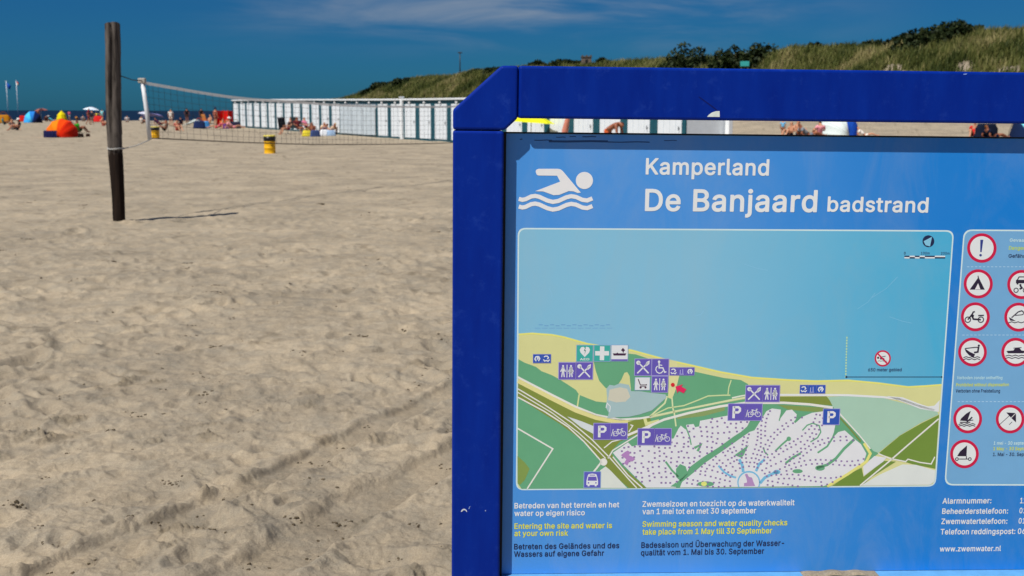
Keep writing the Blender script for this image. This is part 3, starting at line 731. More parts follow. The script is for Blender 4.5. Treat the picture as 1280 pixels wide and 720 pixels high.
# ------------------------------------------------------------------ letter outlines (thousandths of an em)
CAP0 = 526
GLYPH = {" ":[188,[]],",":[213,[[[150,82,138,88,70,88,62,87,53,81,21,-115,23,-127,30,-134,38,-136,86,-136,94,-134,99,-127,154,68,153,77]]]],"-":[479,[[[350,256,338,261,110,261,102,256,97,248,98,184,102,176,114,171,342,172,350,177,354,188,354,244]]]],".":[213,[[[141,84,122,98,98,104,74,100,54,88,38,66,33,44,38,16,50,-1,70,-16,94,-21,118,-17,138,-4,153,16,158,40,154,64]]]],"0":[479,[[[336,496,280,525,228,532,168,523,124,500,116,494,82,457,53,401,36,333,31,253,36,177,52,109,84,48,120,10,168,-15,232,-23,284,-15,331,9,373,53,401,109,417,177,422,253,417,333,398,405,372,457],[279,421,298,397,313,361,323,313,327,253,324,197,314,149,299,113,276,85,252,71,228,67,200,71,173,89,154,113,139,149,130,197,126,253,130,313,139,357,156,398,176,423,199,437,228,442,252,438]]]],"1":[479,[[[288,520,276,526,192,525,76,441,70,432,69,356,72,348,84,341,96,344,192,415,195,412,195,76,192,72,76,72,66,68,60,56,59,0,62,-8,68,-15,76,-17,392,-17,400,-14,406,-8,408,0,408,56,405,64,400,69,392,72,296,72,293,76,293,508]]]],"2":[479,[[[348,488,313,512,272,527,224,532,180,528,132,509,100,486,72,451,54,408,49,364,52,352,60,346,128,345,136,347,143,356,146,384,153,404,165,420,184,434,200,440,220,442,248,440,264,434,280,424,294,408,301,392,303,372,301,352,294,332,268,292,49,56,47,48,47,0,49,-8,56,-15,64,-17,388,-17,396,-16,404,-8,406,0,406,60,402,68,396,72,196,74,191,76,320,212,349,248,371,280,387,312,395,340,398,372,392,416,376,453]]]],"3":[479,[[[384,521,372,526,72,526,64,525,55,517,53,509,53,449,57,441,64,436,248,435,252,433,143,309,140,301,140,245,144,237,152,231,236,228,268,218,288,204,300,189,309,165,312,145,309,121,299,101,288,89,268,76,244,69,220,67,192,70,172,75,153,85,140,98,131,113,124,141,116,147,44,149,32,144,28,137,27,129,35,89,55,49,88,16,124,-5,172,-20,216,-24,272,-18,316,-3,352,20,387,61,403,97,410,145,404,189,387,229,352,269,316,291,264,306,261,309,388,453,389,509]]]],"4":[479,[[[323,520,316,525,308,526,248,526,240,524,234,520,26,168,23,160,23,104,28,94,36,89,264,88,265,-4,270,-12,280,-17,344,-17,352,-14,358,-8,360,0,361,88,416,89,424,92,429,100,430,164,427,172,416,179,361,180,360,316,356,328,344,334,284,335,276,333,268,327,265,316,264,180,138,180,325,500,327,512]]]],"5":[479,[[[378,521,368,526,96,526,88,524,81,517,51,257,52,245,56,240,64,236,128,229,136,231,156,245,172,252,192,257,216,260,244,257,268,246,287,229,298,213,308,189,310,165,307,133,299,113,285,93,264,78,244,70,224,67,200,69,180,76,164,87,152,99,144,113,136,141,128,146,60,147,48,142,43,129,50,89,68,52,96,20,132,-4,176,-19,220,-24,272,-18,316,0,352,27,385,69,402,113,408,161,405,201,393,241,379,269,357,297,328,322,300,337,268,347,232,350,204,349,172,341,160,335,156,335,155,337,165,429,168,435,372,436,379,441,383,449,383,509]]]],"6":[479,[[[333,521,324,526,252,526,240,520,124,350,88,293,64,245,52,205,47,161,52,113,70,65,97,29,132,1,176,-17,228,-24,272,-19,320,0,356,28,380,61,400,109,406,157,401,205,384,249,360,281,324,310,284,325,224,331,221,333,337,501,338,513],[284,225,299,205,308,181,310,157,308,133,299,109,284,89,269,77,251,69,224,66,204,69,183,77,168,90,156,106,145,133,142,157,145,181,155,209,168,225,180,234,204,245,228,248,249,245,269,237]]]],"7":[479,[[[402,521,390,526,62,526,54,524,47,516,46,448,50,440,58,436,290,435,296,432,82,8,80,-4,85,-12,90,-16,166,-17,174,-14,180,-8,406,442,408,508]]]],"8":[479,[[[349,489,313,513,272,528,228,532,180,528,138,513,104,490,76,458,60,425,53,381,60,337,79,297,107,269,108,265,89,253,69,233,49,201,38,169,35,137,41,93,63,49,89,21,128,-4,176,-19,228,-24,278,-19,320,-5,364,21,393,53,411,89,418,137,414,169,403,201,384,232,363,253,345,265,345,269,372,297,391,333,399,381,392,425,376,459],[296,193,308,179,316,161,319,137,317,121,308,100,296,87,280,77,252,68,228,66,200,69,172,77,156,87,143,101,136,117,133,137,136,161,146,181,160,196,176,207,200,215,228,218,252,215,276,207],[284,422,294,409,300,393,302,377,300,357,291,337,280,325,268,317,248,309,228,307,204,309,184,317,171,325,160,339,152,357,150,377,152,393,161,413,172,425,184,433,204,441,228,443,248,441,268,434]]]],"9":[479,[[[355,480,320,508,276,526,228,532,180,527,132,507,97,480,70,444,52,400,47,352,52,304,68,260,96,224,128,200,172,183,228,178,231,176,115,8,114,-4,118,-12,124,-16,200,-17,212,-12,330,160,365,216,388,261,401,304,406,344,400,396,384,441],[288,416,299,400,306,380,310,352,307,324,300,304,288,287,268,271,248,263,228,261,202,264,184,272,168,284,152,308,145,328,142,352,146,380,154,400,165,416,184,432,200,439,228,443,249,440,268,432]]]],":":[213,[[[141,84,122,98,98,104,74,100,54,88,38,66,33,44,38,16,50,-1,70,-16,94,-21,118,-17,138,-4,153,16,158,40,154,64]],[[141,360,118,375,94,379,70,373,50,360,37,340,33,316,37,292,52,272,70,259,94,254,118,258,139,272,153,292,158,316,154,340]]]],"A":[505,[[[288,521,276,526,200,526,192,523,186,516,0,6,0,-5,8,-15,16,-17,84,-17,97,-12,148,125,332,124,383,-12,392,-17,464,-17,472,-14,478,-8,480,0,478,8],[240,391,299,220,298,216,180,216,180,220,236,389]]]],"B":[482,[[[372,480,336,506,292,521,240,526,60,526,52,524,45,516,43,508,43,0,45,-8,52,-15,60,-17,244,-17,304,-12,354,4,388,26,413,56,430,96,435,136,431,176,417,212,400,236,376,257,359,268,384,288,402,312,412,340,415,372,410,416,395,452],[316,189,327,176,334,160,338,136,333,112,316,92,292,80,244,74,144,74,142,76,142,208,144,214,248,214,272,211,296,203],[301,416,314,396,319,372,316,352,309,336,296,322,280,311,260,305,236,302,142,304,142,432,144,435,240,435,276,430]]]],"D":[528,[[[412,452,360,494,296,518,224,526,60,526,47,520,43,508,43,0,48,-12,60,-17,216,-17,292,-9,360,17,412,58,449,112,471,176,479,256,470,336,448,400],[340,389,364,352,377,308,382,256,378,204,363,156,340,121,312,98,268,80,212,74,144,74,142,80,142,432,144,435,220,435,272,429,312,412]]]],"E":[444,[[[384,521,372,526,60,526,52,524,45,516,43,508,43,0,45,-8,52,-15,60,-17,376,-17,384,-14,390,-8,392,0,392,60,388,68,380,73,144,74,142,80,142,208,144,212,356,212,368,218,372,224,372,232,372,288,368,297,360,302,142,304,142,432,148,435,379,436,388,444,389,452,389,508]]]],"F":[436,[[[382,520,376,524,368,526,60,526,52,524,45,516,43,508,43,0,45,-8,52,-15,60,-17,128,-17,136,-13,140,-7,142,200,144,204,348,204,357,208,362,216,363,280,360,288,352,294,143,296,142,432,148,435,376,436,384,444,386,452,386,508]]]],"G":[546,[[[440,457,415,481,386,501,348,519,308,529,264,533,200,524,144,500,88,453,54,401,31,333,23,253,31,177,56,105,90,53,140,11,204,-16,268,-24,328,-17,388,6,430,37,465,81,488,137,495,197,495,257,492,265,484,271,284,273,272,269,267,261,266,253,266,197,272,186,284,182,392,182,395,177,392,161,382,133,360,104,336,86,308,75,268,70,228,76,196,90,163,117,140,153,126,197,121,253,125,309,141,357,164,393,192,417,228,434,264,438,288,437,308,433,328,425,346,413,362,397,383,365,393,341,401,333,472,332,484,335,490,341,491,349,481,389,464,425]]]],"K":[492,[[[460,521,448,526,364,526,352,521,144,294,141,300,140,516,132,524,124,526,60,526,47,520,43,508,43,0,48,-12,60,-17,124,-17,132,-15,140,-8,142,0,142,160,196,218,360,-12,368,-17,376,-17,448,-17,461,-12,465,-4,464,8,266,288,460,496,465,508]]]],"M":[654,[[[580,520,568,526,476,526,464,520,338,196,316,134,312,138,292,196,164,520,152,526,60,526,48,521,43,508,43,0,48,-12,60,-17,124,-17,134,-12,138,-4,140,324,271,-8,280,-16,288,-17,344,-17,352,-13,357,-8,484,318,487,308,488,-4,492,-12,504,-17,568,-17,580,-12,585,0,585,508]]]],"P":[470,[[[376,476,340,502,292,520,236,526,60,526,52,524,45,516,43,508,43,0,45,-8,52,-15,60,-17,124,-17,132,-15,140,-8,142,0,143,168,236,169,296,176,344,195,377,220,404,256,421,304,426,348,421,392,405,436],[304,412,318,392,325,372,327,348,325,324,319,304,305,284,288,271,264,262,232,259,143,260,142,432,144,435,232,435,264,432,288,424]]]],"S":[472,[[[364,487,322,513,278,528,226,533,178,528,130,513,94,491,60,455,42,419,35,371,45,319,73,279,122,244,178,223,266,198,290,188,306,179,319,167,326,155,328,139,325,119,318,107,299,87,278,76,254,69,222,66,198,68,174,74,150,87,134,103,127,115,120,143,110,153,38,154,30,151,23,143,21,135,29,95,49,51,79,19,118,-5,170,-21,222,-26,282,-20,330,-5,369,19,402,57,419,95,425,139,420,179,408,207,391,231,366,253,344,267,318,279,198,315,158,333,146,343,137,355,132,375,135,391,142,407,158,423,174,432,194,438,226,441,262,437,292,423,311,403,322,371,330,362,398,361,409,363,416,371,418,379,410,421,390,459]]]],"T":[474,[[[430,520,424,524,416,526,32,526,24,524,16,516,15,452,17,444,24,437,32,435,172,435,175,432,176,0,180,-11,187,-16,260,-17,269,-12,273,-4,274,432,280,435,424,436,432,444,434,452,434,508]]]],"V":[505,[[[476,520,464,526,392,526,384,522,379,516,240,114,208,212,100,516,92,524,80,526,12,525,1,516,-1,508,1,500,187,-4,196,-15,280,-17,288,-13,293,-8,479,504,480,512]]]],"W":[712,[[[682,520,672,525,604,526,596,524,588,516,492,143,396,512,388,523,380,526,304,526,296,523,291,516,196,156,192,148,98,516,92,522,84,526,16,526,4,521,0,512,0,504,138,-4,143,-12,152,-17,232,-17,240,-14,245,-8,340,342,344,346,440,-8,448,-15,456,-17,532,-17,542,-12,547,-4,686,504,686,512]]]],"Z":[464,[[[408,521,396,526,40,526,28,520,23,508,24,448,28,440,36,435,280,435,286,432,28,56,25,48,25,0,27,-8,32,-14,44,-17,400,-17,412,-11,416,0,416,60,412,68,404,73,156,74,152,76,411,452,414,460,414,508]]]],"a":[415,[[[318,355,294,375,270,387,244,395,194,401,162,399,126,391,94,377,66,358,43,331,25,295,26,283,35,275,102,257,113,263,129,287,142,299,154,306,174,312,198,314,218,311,230,307,243,299,252,287,256,275,258,259,257,251,246,246,150,233,94,219,70,209,50,195,30,172,17,139,13,107,18,71,33,35,58,8,90,-12,122,-22,158,-25,194,-23,218,-16,242,-4,258,8,262,-9,266,-14,274,-17,338,-17,350,-10,354,-1,353,255,348,299,338,327],[258,164,256,119,249,103,237,87,218,73,198,66,170,63,154,64,126,73,114,85,109,103,111,115,116,127,126,136,158,148]]]],"b":[450,[[[357,344,317,378,277,395,233,401,193,398,169,390,145,375,133,365,131,368,131,508,129,517,121,524,113,526,53,526,40,520,36,508,36,0,41,-12,53,-17,117,-16,127,-8,129,8,133,12,142,4,165,-11,193,-21,229,-25,277,-19,321,1,357,32,386,80,401,128,407,188,402,248,387,296],[271,296,287,280,300,256,308,224,311,188,308,156,300,124,285,96,269,79,249,69,221,64,193,68,173,78,155,96,140,124,133,152,130,188,132,224,141,256,157,283,173,299,193,309,221,313,245,309]]]],"c":[421,[[[337,352,314,370,294,382,262,394,238,399,206,401,158,395,106,373,70,342,42,301,23,244,17,188,23,128,42,75,70,34,106,3,154,-18,206,-25,238,-23,268,-16,290,-8,314,6,338,26,356,48,370,72,379,96,380,104,377,112,366,119,306,134,298,133,291,128,278,100,269,88,258,78,238,68,206,64,178,68,158,78,138,98,124,124,116,156,113,188,117,224,124,252,137,276,155,296,178,308,206,312,222,312,250,303,270,287,281,272,289,252,298,246,306,245,372,264,378,272,378,280,368,308,354,332]]]],"d":[450,[[[385,520,374,526,310,526,302,523,295,516,293,368,290,367,260,388,230,398,194,401,146,395,99,372,66,342,39,300,22,244,17,188,23,128,40,76,62,40,102,2,146,-19,194,-25,230,-22,258,-12,282,3,294,14,298,-8,302,-13,310,-17,374,-17,382,-13,387,-8,389,0,389,508],[256,296,271,280,282,259,291,228,295,188,292,152,284,124,270,97,250,77,230,68,206,64,178,68,154,81,138,98,124,124,116,156,113,188,116,224,125,256,138,280,153,296,178,309,206,312,230,309]]]],"e":[429,[[[332,352,302,375,270,390,238,399,206,401,154,395,110,376,66,338,39,296,23,244,17,188,22,132,42,74,70,33,106,3,158,-19,210,-25,254,-21,290,-11,322,6,348,28,366,52,382,88,379,100,370,107,302,122,292,116,282,96,274,86,262,76,250,70,230,65,214,63,186,66,161,76,141,92,126,114,116,144,118,152,370,152,382,156,387,164,388,172,384,248,371,292,355,324],[269,284,283,260,288,240,286,238,122,238,117,240,125,264,138,283,157,300,178,309,206,313,230,310,252,300]]]],"f":[279,[[[254,533,226,543,186,547,158,544,126,533,102,518,80,492,68,464,62,397,2,396,-6,391,-10,384,-11,328,-6,315,6,310,58,310,64,308,64,0,66,-9,74,-16,142,-17,154,-12,158,-4,159,308,162,310,230,310,241,316,245,328,245,380,242,388,230,396,162,396,159,400,161,436,168,448,178,454,202,457,226,451,239,456,244,464,259,516,259,524]]]],"g":[451,[[[386,389,374,396,310,396,302,392,297,385,294,364,282,375,262,387,230,398,194,401,146,395,98,371,66,342,40,301,22,245,17,189,23,133,41,81,68,41,106,11,146,-6,194,-12,230,-9,258,0,294,24,294,-3,288,-39,270,-62,242,-75,206,-80,182,-78,162,-73,144,-63,131,-51,114,-29,102,-24,94,-25,38,-58,34,-67,34,-75,50,-100,71,-123,98,-142,130,-156,166,-165,206,-168,254,-164,298,-151,330,-133,365,-99,383,-59,389,-11,389,377],[270,282,285,253,292,229,295,193,291,153,285,129,274,109,254,90,230,79,206,76,178,80,157,89,138,106,126,126,116,161,113,193,116,225,125,257,136,277,154,297,174,307,206,312,234,308,254,298]]]],"h":[436,[[[333,361,301,385,269,397,229,401,181,395,145,377,133,366,131,372,131,508,129,517,121,524,113,526,53,526,40,520,36,508,36,0,41,-12,53,-17,113,-17,121,-16,129,-8,131,0,131,224,133,252,143,276,155,292,169,302,185,308,209,312,241,306,260,292,274,268,279,232,279,0,281,-8,289,-15,297,-17,357,-17,369,-12,374,0,374,240,370,284,356,328]]]],"i":[192,[[[126,524,105,537,85,541,61,537,42,524,28,504,24,484,29,460,41,443,61,430,85,426,105,430,125,442,138,460,143,484,139,504]],[[125,392,113,396,49,396,41,392,36,384,36,0,41,-12,49,-17,117,-17,126,-12,130,-4,131,380]]]],"j":[192,[[[126,391,114,396,50,396,42,393,37,385,35,-31,33,-47,26,-61,18,-67,-15,-71,-22,-75,-26,-81,-26,-147,-22,-155,-14,-159,6,-160,42,-156,74,-143,102,-120,116,-99,127,-67,131,-31,131,377]],[[126,523,106,537,82,541,62,537,42,525,28,505,24,481,28,461,42,442,62,430,82,426,106,430,126,443,139,461,143,481,139,505]]]],"k":[406,[[[373,391,361,396,285,396,277,394,133,248,131,252,131,508,129,516,121,524,113,526,53,526,40,520,36,508,36,0,41,-12,53,-17,113,-17,121,-16,129,-8,131,0,131,132,153,152,285,-14,293,-17,373,-17,385,-12,389,0,385,12,224,216,373,368,377,380]]]],"l":[215,[[[125,522,113,526,53,526,42,522,36,514,36,86,42,42,61,10,97,-13,149,-19,189,-12,195,-6,198,2,186,58,182,66,173,71,149,69,137,71,132,82,131,510]]]],"m":[635,[[[533,367,501,389,473,399,437,403,405,400,373,390,345,373,321,349,317,350,297,375,265,395,225,402,193,400,169,393,141,377,133,369,129,372,127,388,117,396,53,396,41,392,36,384,36,376,36,0,41,-12,53,-17,113,-17,121,-16,129,-8,131,0,131,236,133,260,140,280,153,296,165,304,181,311,201,313,225,308,241,298,253,281,257,260,257,0,259,-8,265,-14,273,-17,337,-17,347,-12,352,0,352,244,354,264,361,282,371,296,382,304,397,310,417,313,441,310,460,300,474,280,479,252,479,0,481,-8,489,-15,497,-17,557,-17,569,-12,574,0,574,256,569,300,557,332]]]],"n":[435,[[[333,361,301,385,269,397,229,401,181,395,145,377,133,366,129,368,126,388,117,396,53,396,41,391,36,384,36,376,36,0,41,-12,53,-17,113,-17,121,-16,129,-8,131,0,131,224,133,252,143,276,155,292,169,302,185,308,209,312,241,306,260,292,274,268,279,232,279,0,281,-8,289,-15,297,-17,357,-17,369,-12,374,0,374,240,370,284,356,328]]]],"o":[441,[[[346,341,306,375,266,392,206,401,154,395,110,376,68,340,41,300,23,248,17,188,23,132,42,75,70,34,106,3,158,-19,206,-25,258,-19,306,1,347,36,374,77,391,124,398,188,391,252,374,300],[262,294,278,277,290,254,299,220,302,188,300,156,291,124,278,99,262,82,238,68,206,64,178,68,154,81,137,100,124,124,116,156,113,188,116,220,124,252,137,276,154,295,178,308,206,312,234,309]]]],"p":[450,[[[357,344,321,376,277,395,229,401,193,398,165,388,141,373,133,365,129,369,128,385,125,391,117,396,53,396,45,394,39,389,36,377,36,-143,38,-151,45,-158,53,-160,117,-159,125,-156,129,-151,131,-143,131,9,133,13,145,2,169,-13,197,-22,233,-25,281,-18,321,1,361,37,385,77,401,125,407,189,401,249,386,297],[273,294,288,277,299,257,308,225,311,189,308,153,301,125,286,97,265,77,249,69,221,64,193,68,173,78,157,94,141,123,133,153,130,189,133,225,141,257,155,281,169,295,193,309,221,313,245,309]]]],"q":[450,[[[382,393,370,396,306,395,297,385,294,363,282,374,262,387,230,398,194,401,143,393,102,374,66,342,40,301,22,245,17,189,23,129,39,77,64,37,106,0,146,-19,194,-25,234,-21,261,-11,290,11,293,9,294,-143,299,-155,310,-160,374,-160,384,-155,388,-147,389,377,388,385],[254,297,270,281,283,257,292,225,295,189,292,153,283,121,267,93,254,80,234,69,206,64,178,68,154,81,138,97,124,125,116,153,113,189,116,225,124,253,138,280,154,297,178,309,206,312,230,309]]]],"r":[285,[[[255,396,245,401,217,402,177,397,145,382,133,372,129,376,125,390,113,396,53,396,45,394,38,388,36,380,36,0,38,-8,45,-15,53,-17,117,-17,125,-13,129,-8,131,0,131,236,134,260,142,276,151,288,169,300,185,306,209,309,245,305,257,312,260,320,260,384]]]],"s":[390,[[[310,352,289,372,260,389,228,398,188,401,148,398,108,386,76,366,50,340,35,308,30,272,37,232,60,197,100,169,144,154,228,132,244,121,250,104,245,88,233,76,212,66,180,63,156,66,133,76,120,90,108,116,100,123,92,123,28,109,20,100,19,92,30,56,48,28,76,3,108,-13,144,-22,184,-25,228,-21,268,-9,296,8,328,39,343,72,348,108,341,148,320,182,280,210,236,225,150,248,136,256,130,264,126,276,131,292,143,304,161,312,188,315,216,311,232,302,244,288,254,268,264,261,272,261,332,275,340,284,340,296,329,324]]]],"t":[253,[[[138,483,126,488,62,488,54,484,48,472,48,400,46,397,42,396,2,396,-8,388,-11,380,-10,324,-6,315,2,311,42,310,48,308,48,92,57,44,82,8,118,-14,166,-21,194,-20,222,-12,229,-4,230,4,219,56,214,65,202,71,174,67,158,69,150,72,146,80,143,100,143,308,146,310,206,310,214,314,221,324,221,380,215,392,206,396,146,396,143,400,143,472]]]],"u":[436,[[[370,391,357,396,297,396,289,395,281,387,279,379,279,155,276,127,269,106,254,87,241,77,225,71,201,67,169,74,150,87,136,111,131,147,131,379,129,387,121,395,113,396,49,396,37,387,36,379,36,139,40,91,57,47,77,19,105,-3,141,-17,185,-22,229,-15,265,2,281,16,282,-5,287,-13,293,-16,357,-17,365,-15,371,-9,374,3,374,379]]]],"v":[415,[[[383,392,373,396,305,396,297,395,290,388,197,129,193,125,99,388,93,394,81,396,17,396,9,394,3,388,0,380,2,372,146,-4,153,-14,161,-17,229,-17,237,-13,241,-8,387,372,388,384]]]],"w":[593,[[[556,392,547,396,479,396,471,393,465,388,399,147,395,154,331,388,327,393,319,396,251,396,243,393,236,384,171,145,102,388,95,395,87,396,23,396,11,391,6,384,7,374,121,-4,126,-12,139,-17,199,-17,207,-15,214,-8,283,234,287,227,353,-8,359,-14,367,-17,431,-17,441,-12,446,-4,560,372,561,384]]]],"y":[415,[[[384,391,377,395,369,396,305,396,293,391,197,130,193,125,97,390,85,396,17,396,9,394,2,387,0,379,2,371,144,-1,127,-49,118,-61,109,-69,89,-73,57,-69,47,-77,31,-137,32,-145,37,-152,61,-160,89,-162,121,-159,145,-152,173,-134,190,-117,205,-95,221,-61,386,371,388,383]]]],"z":[406,[[[344,392,334,396,50,396,42,395,34,389,31,380,31,320,35,312,42,307,218,306,220,304,28,56,25,48,25,0,30,-12,42,-17,338,-17,351,-12,356,0,356,56,354,64,346,72,166,73,160,76,348,324,350,380]]]],"Ü":[543,[[[470,520,460,525,392,526,384,523,377,516,376,180,372,148,360,120,345,100,324,84,292,72,260,69,224,72,194,84,172,100,157,120,145,148,141,180,140,516,132,524,124,526,56,525,45,516,43,172,50,120,73,68,102,32,144,2,200,-19,260,-25,320,-19,372,1,411,28,448,72,468,120,474,172,474,508]],[[228,652,208,666,188,670,164,665,145,652,134,636,129,612,133,592,147,572,164,560,188,555,208,559,227,572,241,592,244,612,240,636]],[[372,652,352,666,332,670,308,665,289,652,278,636,273,612,277,592,290,572,308,560,332,555,352,559,371,572,384,592,388,612,383,636]]]],"ä":[415,[[[318,355,294,375,270,387,244,395,194,401,162,399,126,391,94,377,66,358,43,331,25,295,26,283,35,275,102,257,113,263,129,287,142,299,154,306,174,312,198,314,218,311,230,307,243,299,252,287,256,275,258,259,257,251,246,246,150,233,94,219,70,209,50,195,30,172,17,139,13,107,18,71,33,35,58,8,90,-12,122,-22,158,-25,194,-23,218,-16,242,-4,258,8,262,-9,266,-14,274,-17,338,-17,350,-10,354,-1,353,255,348,299,338,327],[258,164,256,119,249,103,237,87,218,73,198,66,170,63,154,64,126,73,114,85,109,103,111,115,116,127,126,136,158,148]],[[158,523,138,537,118,540,94,536,77,523,64,503,60,483,65,459,76,443,94,431,118,426,138,430,158,443,170,461,175,483,171,503]],[[302,523,282,536,262,540,238,536,220,523,207,503,204,483,209,459,220,443,238,430,262,426,282,430,302,443,314,462,318,483,314,504]]]]}
# ------------------------------------------------------------------ the information board
SR = Matrix.Rotation(R(2.77), 4, 'Z') @ Matrix.Rotation(R(0.26), 4, 'X') @ Matrix.Rotation(R(0.49), 4, 'Y')
SO = at_depth(640, 82, 2.5)
SM = Matrix.Translation(SO + (SR @ Vector((0, 0, -SO.z)))) @ SR
SMi = SM.inverted()
def loc(px, py, c=0.0):
    """board coordinates (x right, z up) of a photo point on the plane y = c"""
    o = SMi @ CAM; d = SMi.to_3x3() @ ray(px, py)
    p = o + d * ((c - o.y) / d.y)
    return Vector((p.x, c, p.z))

board = thing('information_board', 'large blue framed beach information board with a printed map, facing the camera', 'information board')
board.matrix_world = SM
PC = 0.034                                        # the panel sits this far behind the front of the frame

def frame_paint():
    m, nt, p = nmat('blue_powder_coat')
    tcn = node(nt, 'ShaderNodeTexCoord')
    n1 = node(nt, 'ShaderNodeTexNoise', Scale=7.0, Detail=7.0, Roughness=0.65)
    mpn = node(nt, 'ShaderNodeMapping'); mpn.inputs['Scale'].default_value = (3, 3, 0.6)
    nt.links.new(tcn.outputs['Object'], mpn.inputs[0]); nt.links.new(mpn.outputs[0], n1.inputs['Vector'])
    rp = node(nt, 'ShaderNodeValToRGB')
    rp.color_ramp.elements[0].position = .3; rp.color_ramp.elements[0].color = (0.0006, 0.017, 0.235, 1)
    rp.color_ramp.elements[1].position = .75; rp.color_ramp.elements[1].color = (0.001, 0.028, 0.31, 1)
    nt.links.new(n1.outputs[0], rp.inputs[0])
    # chalky rub marks
    n2 = node(nt, 'ShaderNodeTexNoise', Scale=23.0, Detail=9.0, Roughness=0.75); nt.links.new(tcn.outputs['Object'], n2.inputs['Vector'])
    r2 = node(nt, 'ShaderNodeMapRange'); r2.inputs[1].default_value = .55; r2.inputs[2].default_value = .78; r2.inputs[4].default_value = .45
    nt.links.new(n2.outputs[0], r2.inputs[0])
    mx = node(nt, 'ShaderNodeMix', _data_type='RGBA'); mx.inputs[7].default_value = (0.03, 0.09, 0.46, 1)
    nt.links.new(r2.outputs[0], mx.inputs[0]); nt.links.new(rp.outputs[0], mx.inputs[6]); nt.links.new(mx.outputs[2], p.inputs['Base Color'])
    rr = node(nt, 'ShaderNodeMapRange'); rr.inputs[3].default_value = .30; rr.inputs[4].default_value = .5
    nt.links.new(n1.outputs[0], rr.inputs[0]); nt.links.new(rr.outputs[0], p.inputs['Roughness'])
    p.inputs['Specular IOR Level'].default_value = 0.12
    b = node(nt, 'ShaderNodeBump', Strength=0.05, Distance=0.002); n3 = node(nt, 'ShaderNodeTexNoise', Scale=300.0, Detail=2.0)
    nt.links.new(tcn.outputs['Object'], n3.inputs['Vector']); nt.links.new(n3.outputs[0], b.inputs['Height']); nt.links.new(b.outputs[0], p.inputs['Normal'])
    return m
BLUE = frame_paint()
DARK = mat((14, 16, 24), 1, .6)
FD = 0.085                                        # depth of the frame
xl, xr = loc(565.3, 440).x, loc(627.2, 440).x
zt, zb = loc(640, 82).z, loc(655, 148).z
zs, x_s = loc(600, 163).z, loc(648, 115).x
zc = loc(567, 137).z; xc = loc(627, 82).x
WR = loc(1560, 300).x                             # outer right edge
def mir(x): return WR + xl - x
zbot = loc(900, 715.5, PC).z                      # top of the lower ledge
g = 0.0007
for side in (0, 1):
    f = (lambda x: x) if side == 0 else mir
    a, b_ = sorted((f(xl), f(xr)))
    mb = MB(); mb.box((a, 0, -0.45), (b_, FD, zs - g), BLUE); mb.build('frame_post', board, bevel=0.006)
    pts = [(xl, zs + g), (xl, zc), (xc, zt), (x_s - g, zt), (x_s - g, zb), (xr + .002, zs + g)]
    pts = [(f(x), z) for x, z in pts]
    mb = MB(); mb.prism(pts, 0, FD, BLUE); mb.build('corner_bracket', board, bevel=0.006)
mb = MB(); mb.box((x_s + g, 0, zb), (mir(x_s) - g, FD, zt), BLUE); mb.build('top_beam', board, bevel=0.006)
mb = MB(); mb.box((xr + .0005, 0.0005, zbot - .12), (mir(xr) - .0005, FD, zbot), mat((96, 158, 205), 1.0, .45, .4, .1, 30)); mb.build('lower_beam', board, bevel=0.003)
# sticker remnant, chips and a thin scratch on the paint
def chip(name, pts, rgb, k=.8):
    mb = MB(); mb.add([loc(x, y, -0.0006) for x, y in pts], [tuple(range(len(pts)))], mat(rgb, k, .7, .2, .15, 60)); mb.build(name, board)
chip('sticker_scrap', [(884, 146), (886, 143.4), (890, 140.6), (895, 139), (899.5, 138.8), (899.6, 146.2)], (205, 215, 205))
chip('paint_chip', [(576, 639.5), (577, 637.5), (579, 636), (581, 636), (583, 637.5), (584, 639.8), (583.2, 639.8), (581.8, 638), (579.6, 637.6), (577.2, 639.8)], (190, 195, 205))
chip('paint_chip', [(585.5, 636), (587, 632.8), (588, 632.6), (586.6, 636.4)], (120, 140, 190))
chip('paint_chip', [(606, 638.6), (606.5, 637.6), (607.6, 638), (607.2, 639.2)], (150, 165, 200))
chip('paint_chip', [(1204, 92.4), (1209, 91.8), (1208, 93.2), (1204.5, 93.4)], (120, 150, 220))
chip('scratch', [(873, 121), (874, 120.8), (890, 132), (896.5, 137.4), (895.6, 137.6), (889, 132.8)], (10, 22, 96), 1.0)

# ------------------------------------------------------------------ printed panel
def print_ink():
    m, nt, p = nmat('panel_print')
    return m
KI = 0.74
def ink(rgb, var=0.03, k=KI):
    return mat(tuple(rgb), k, 0.42, 0.45, var, 14)

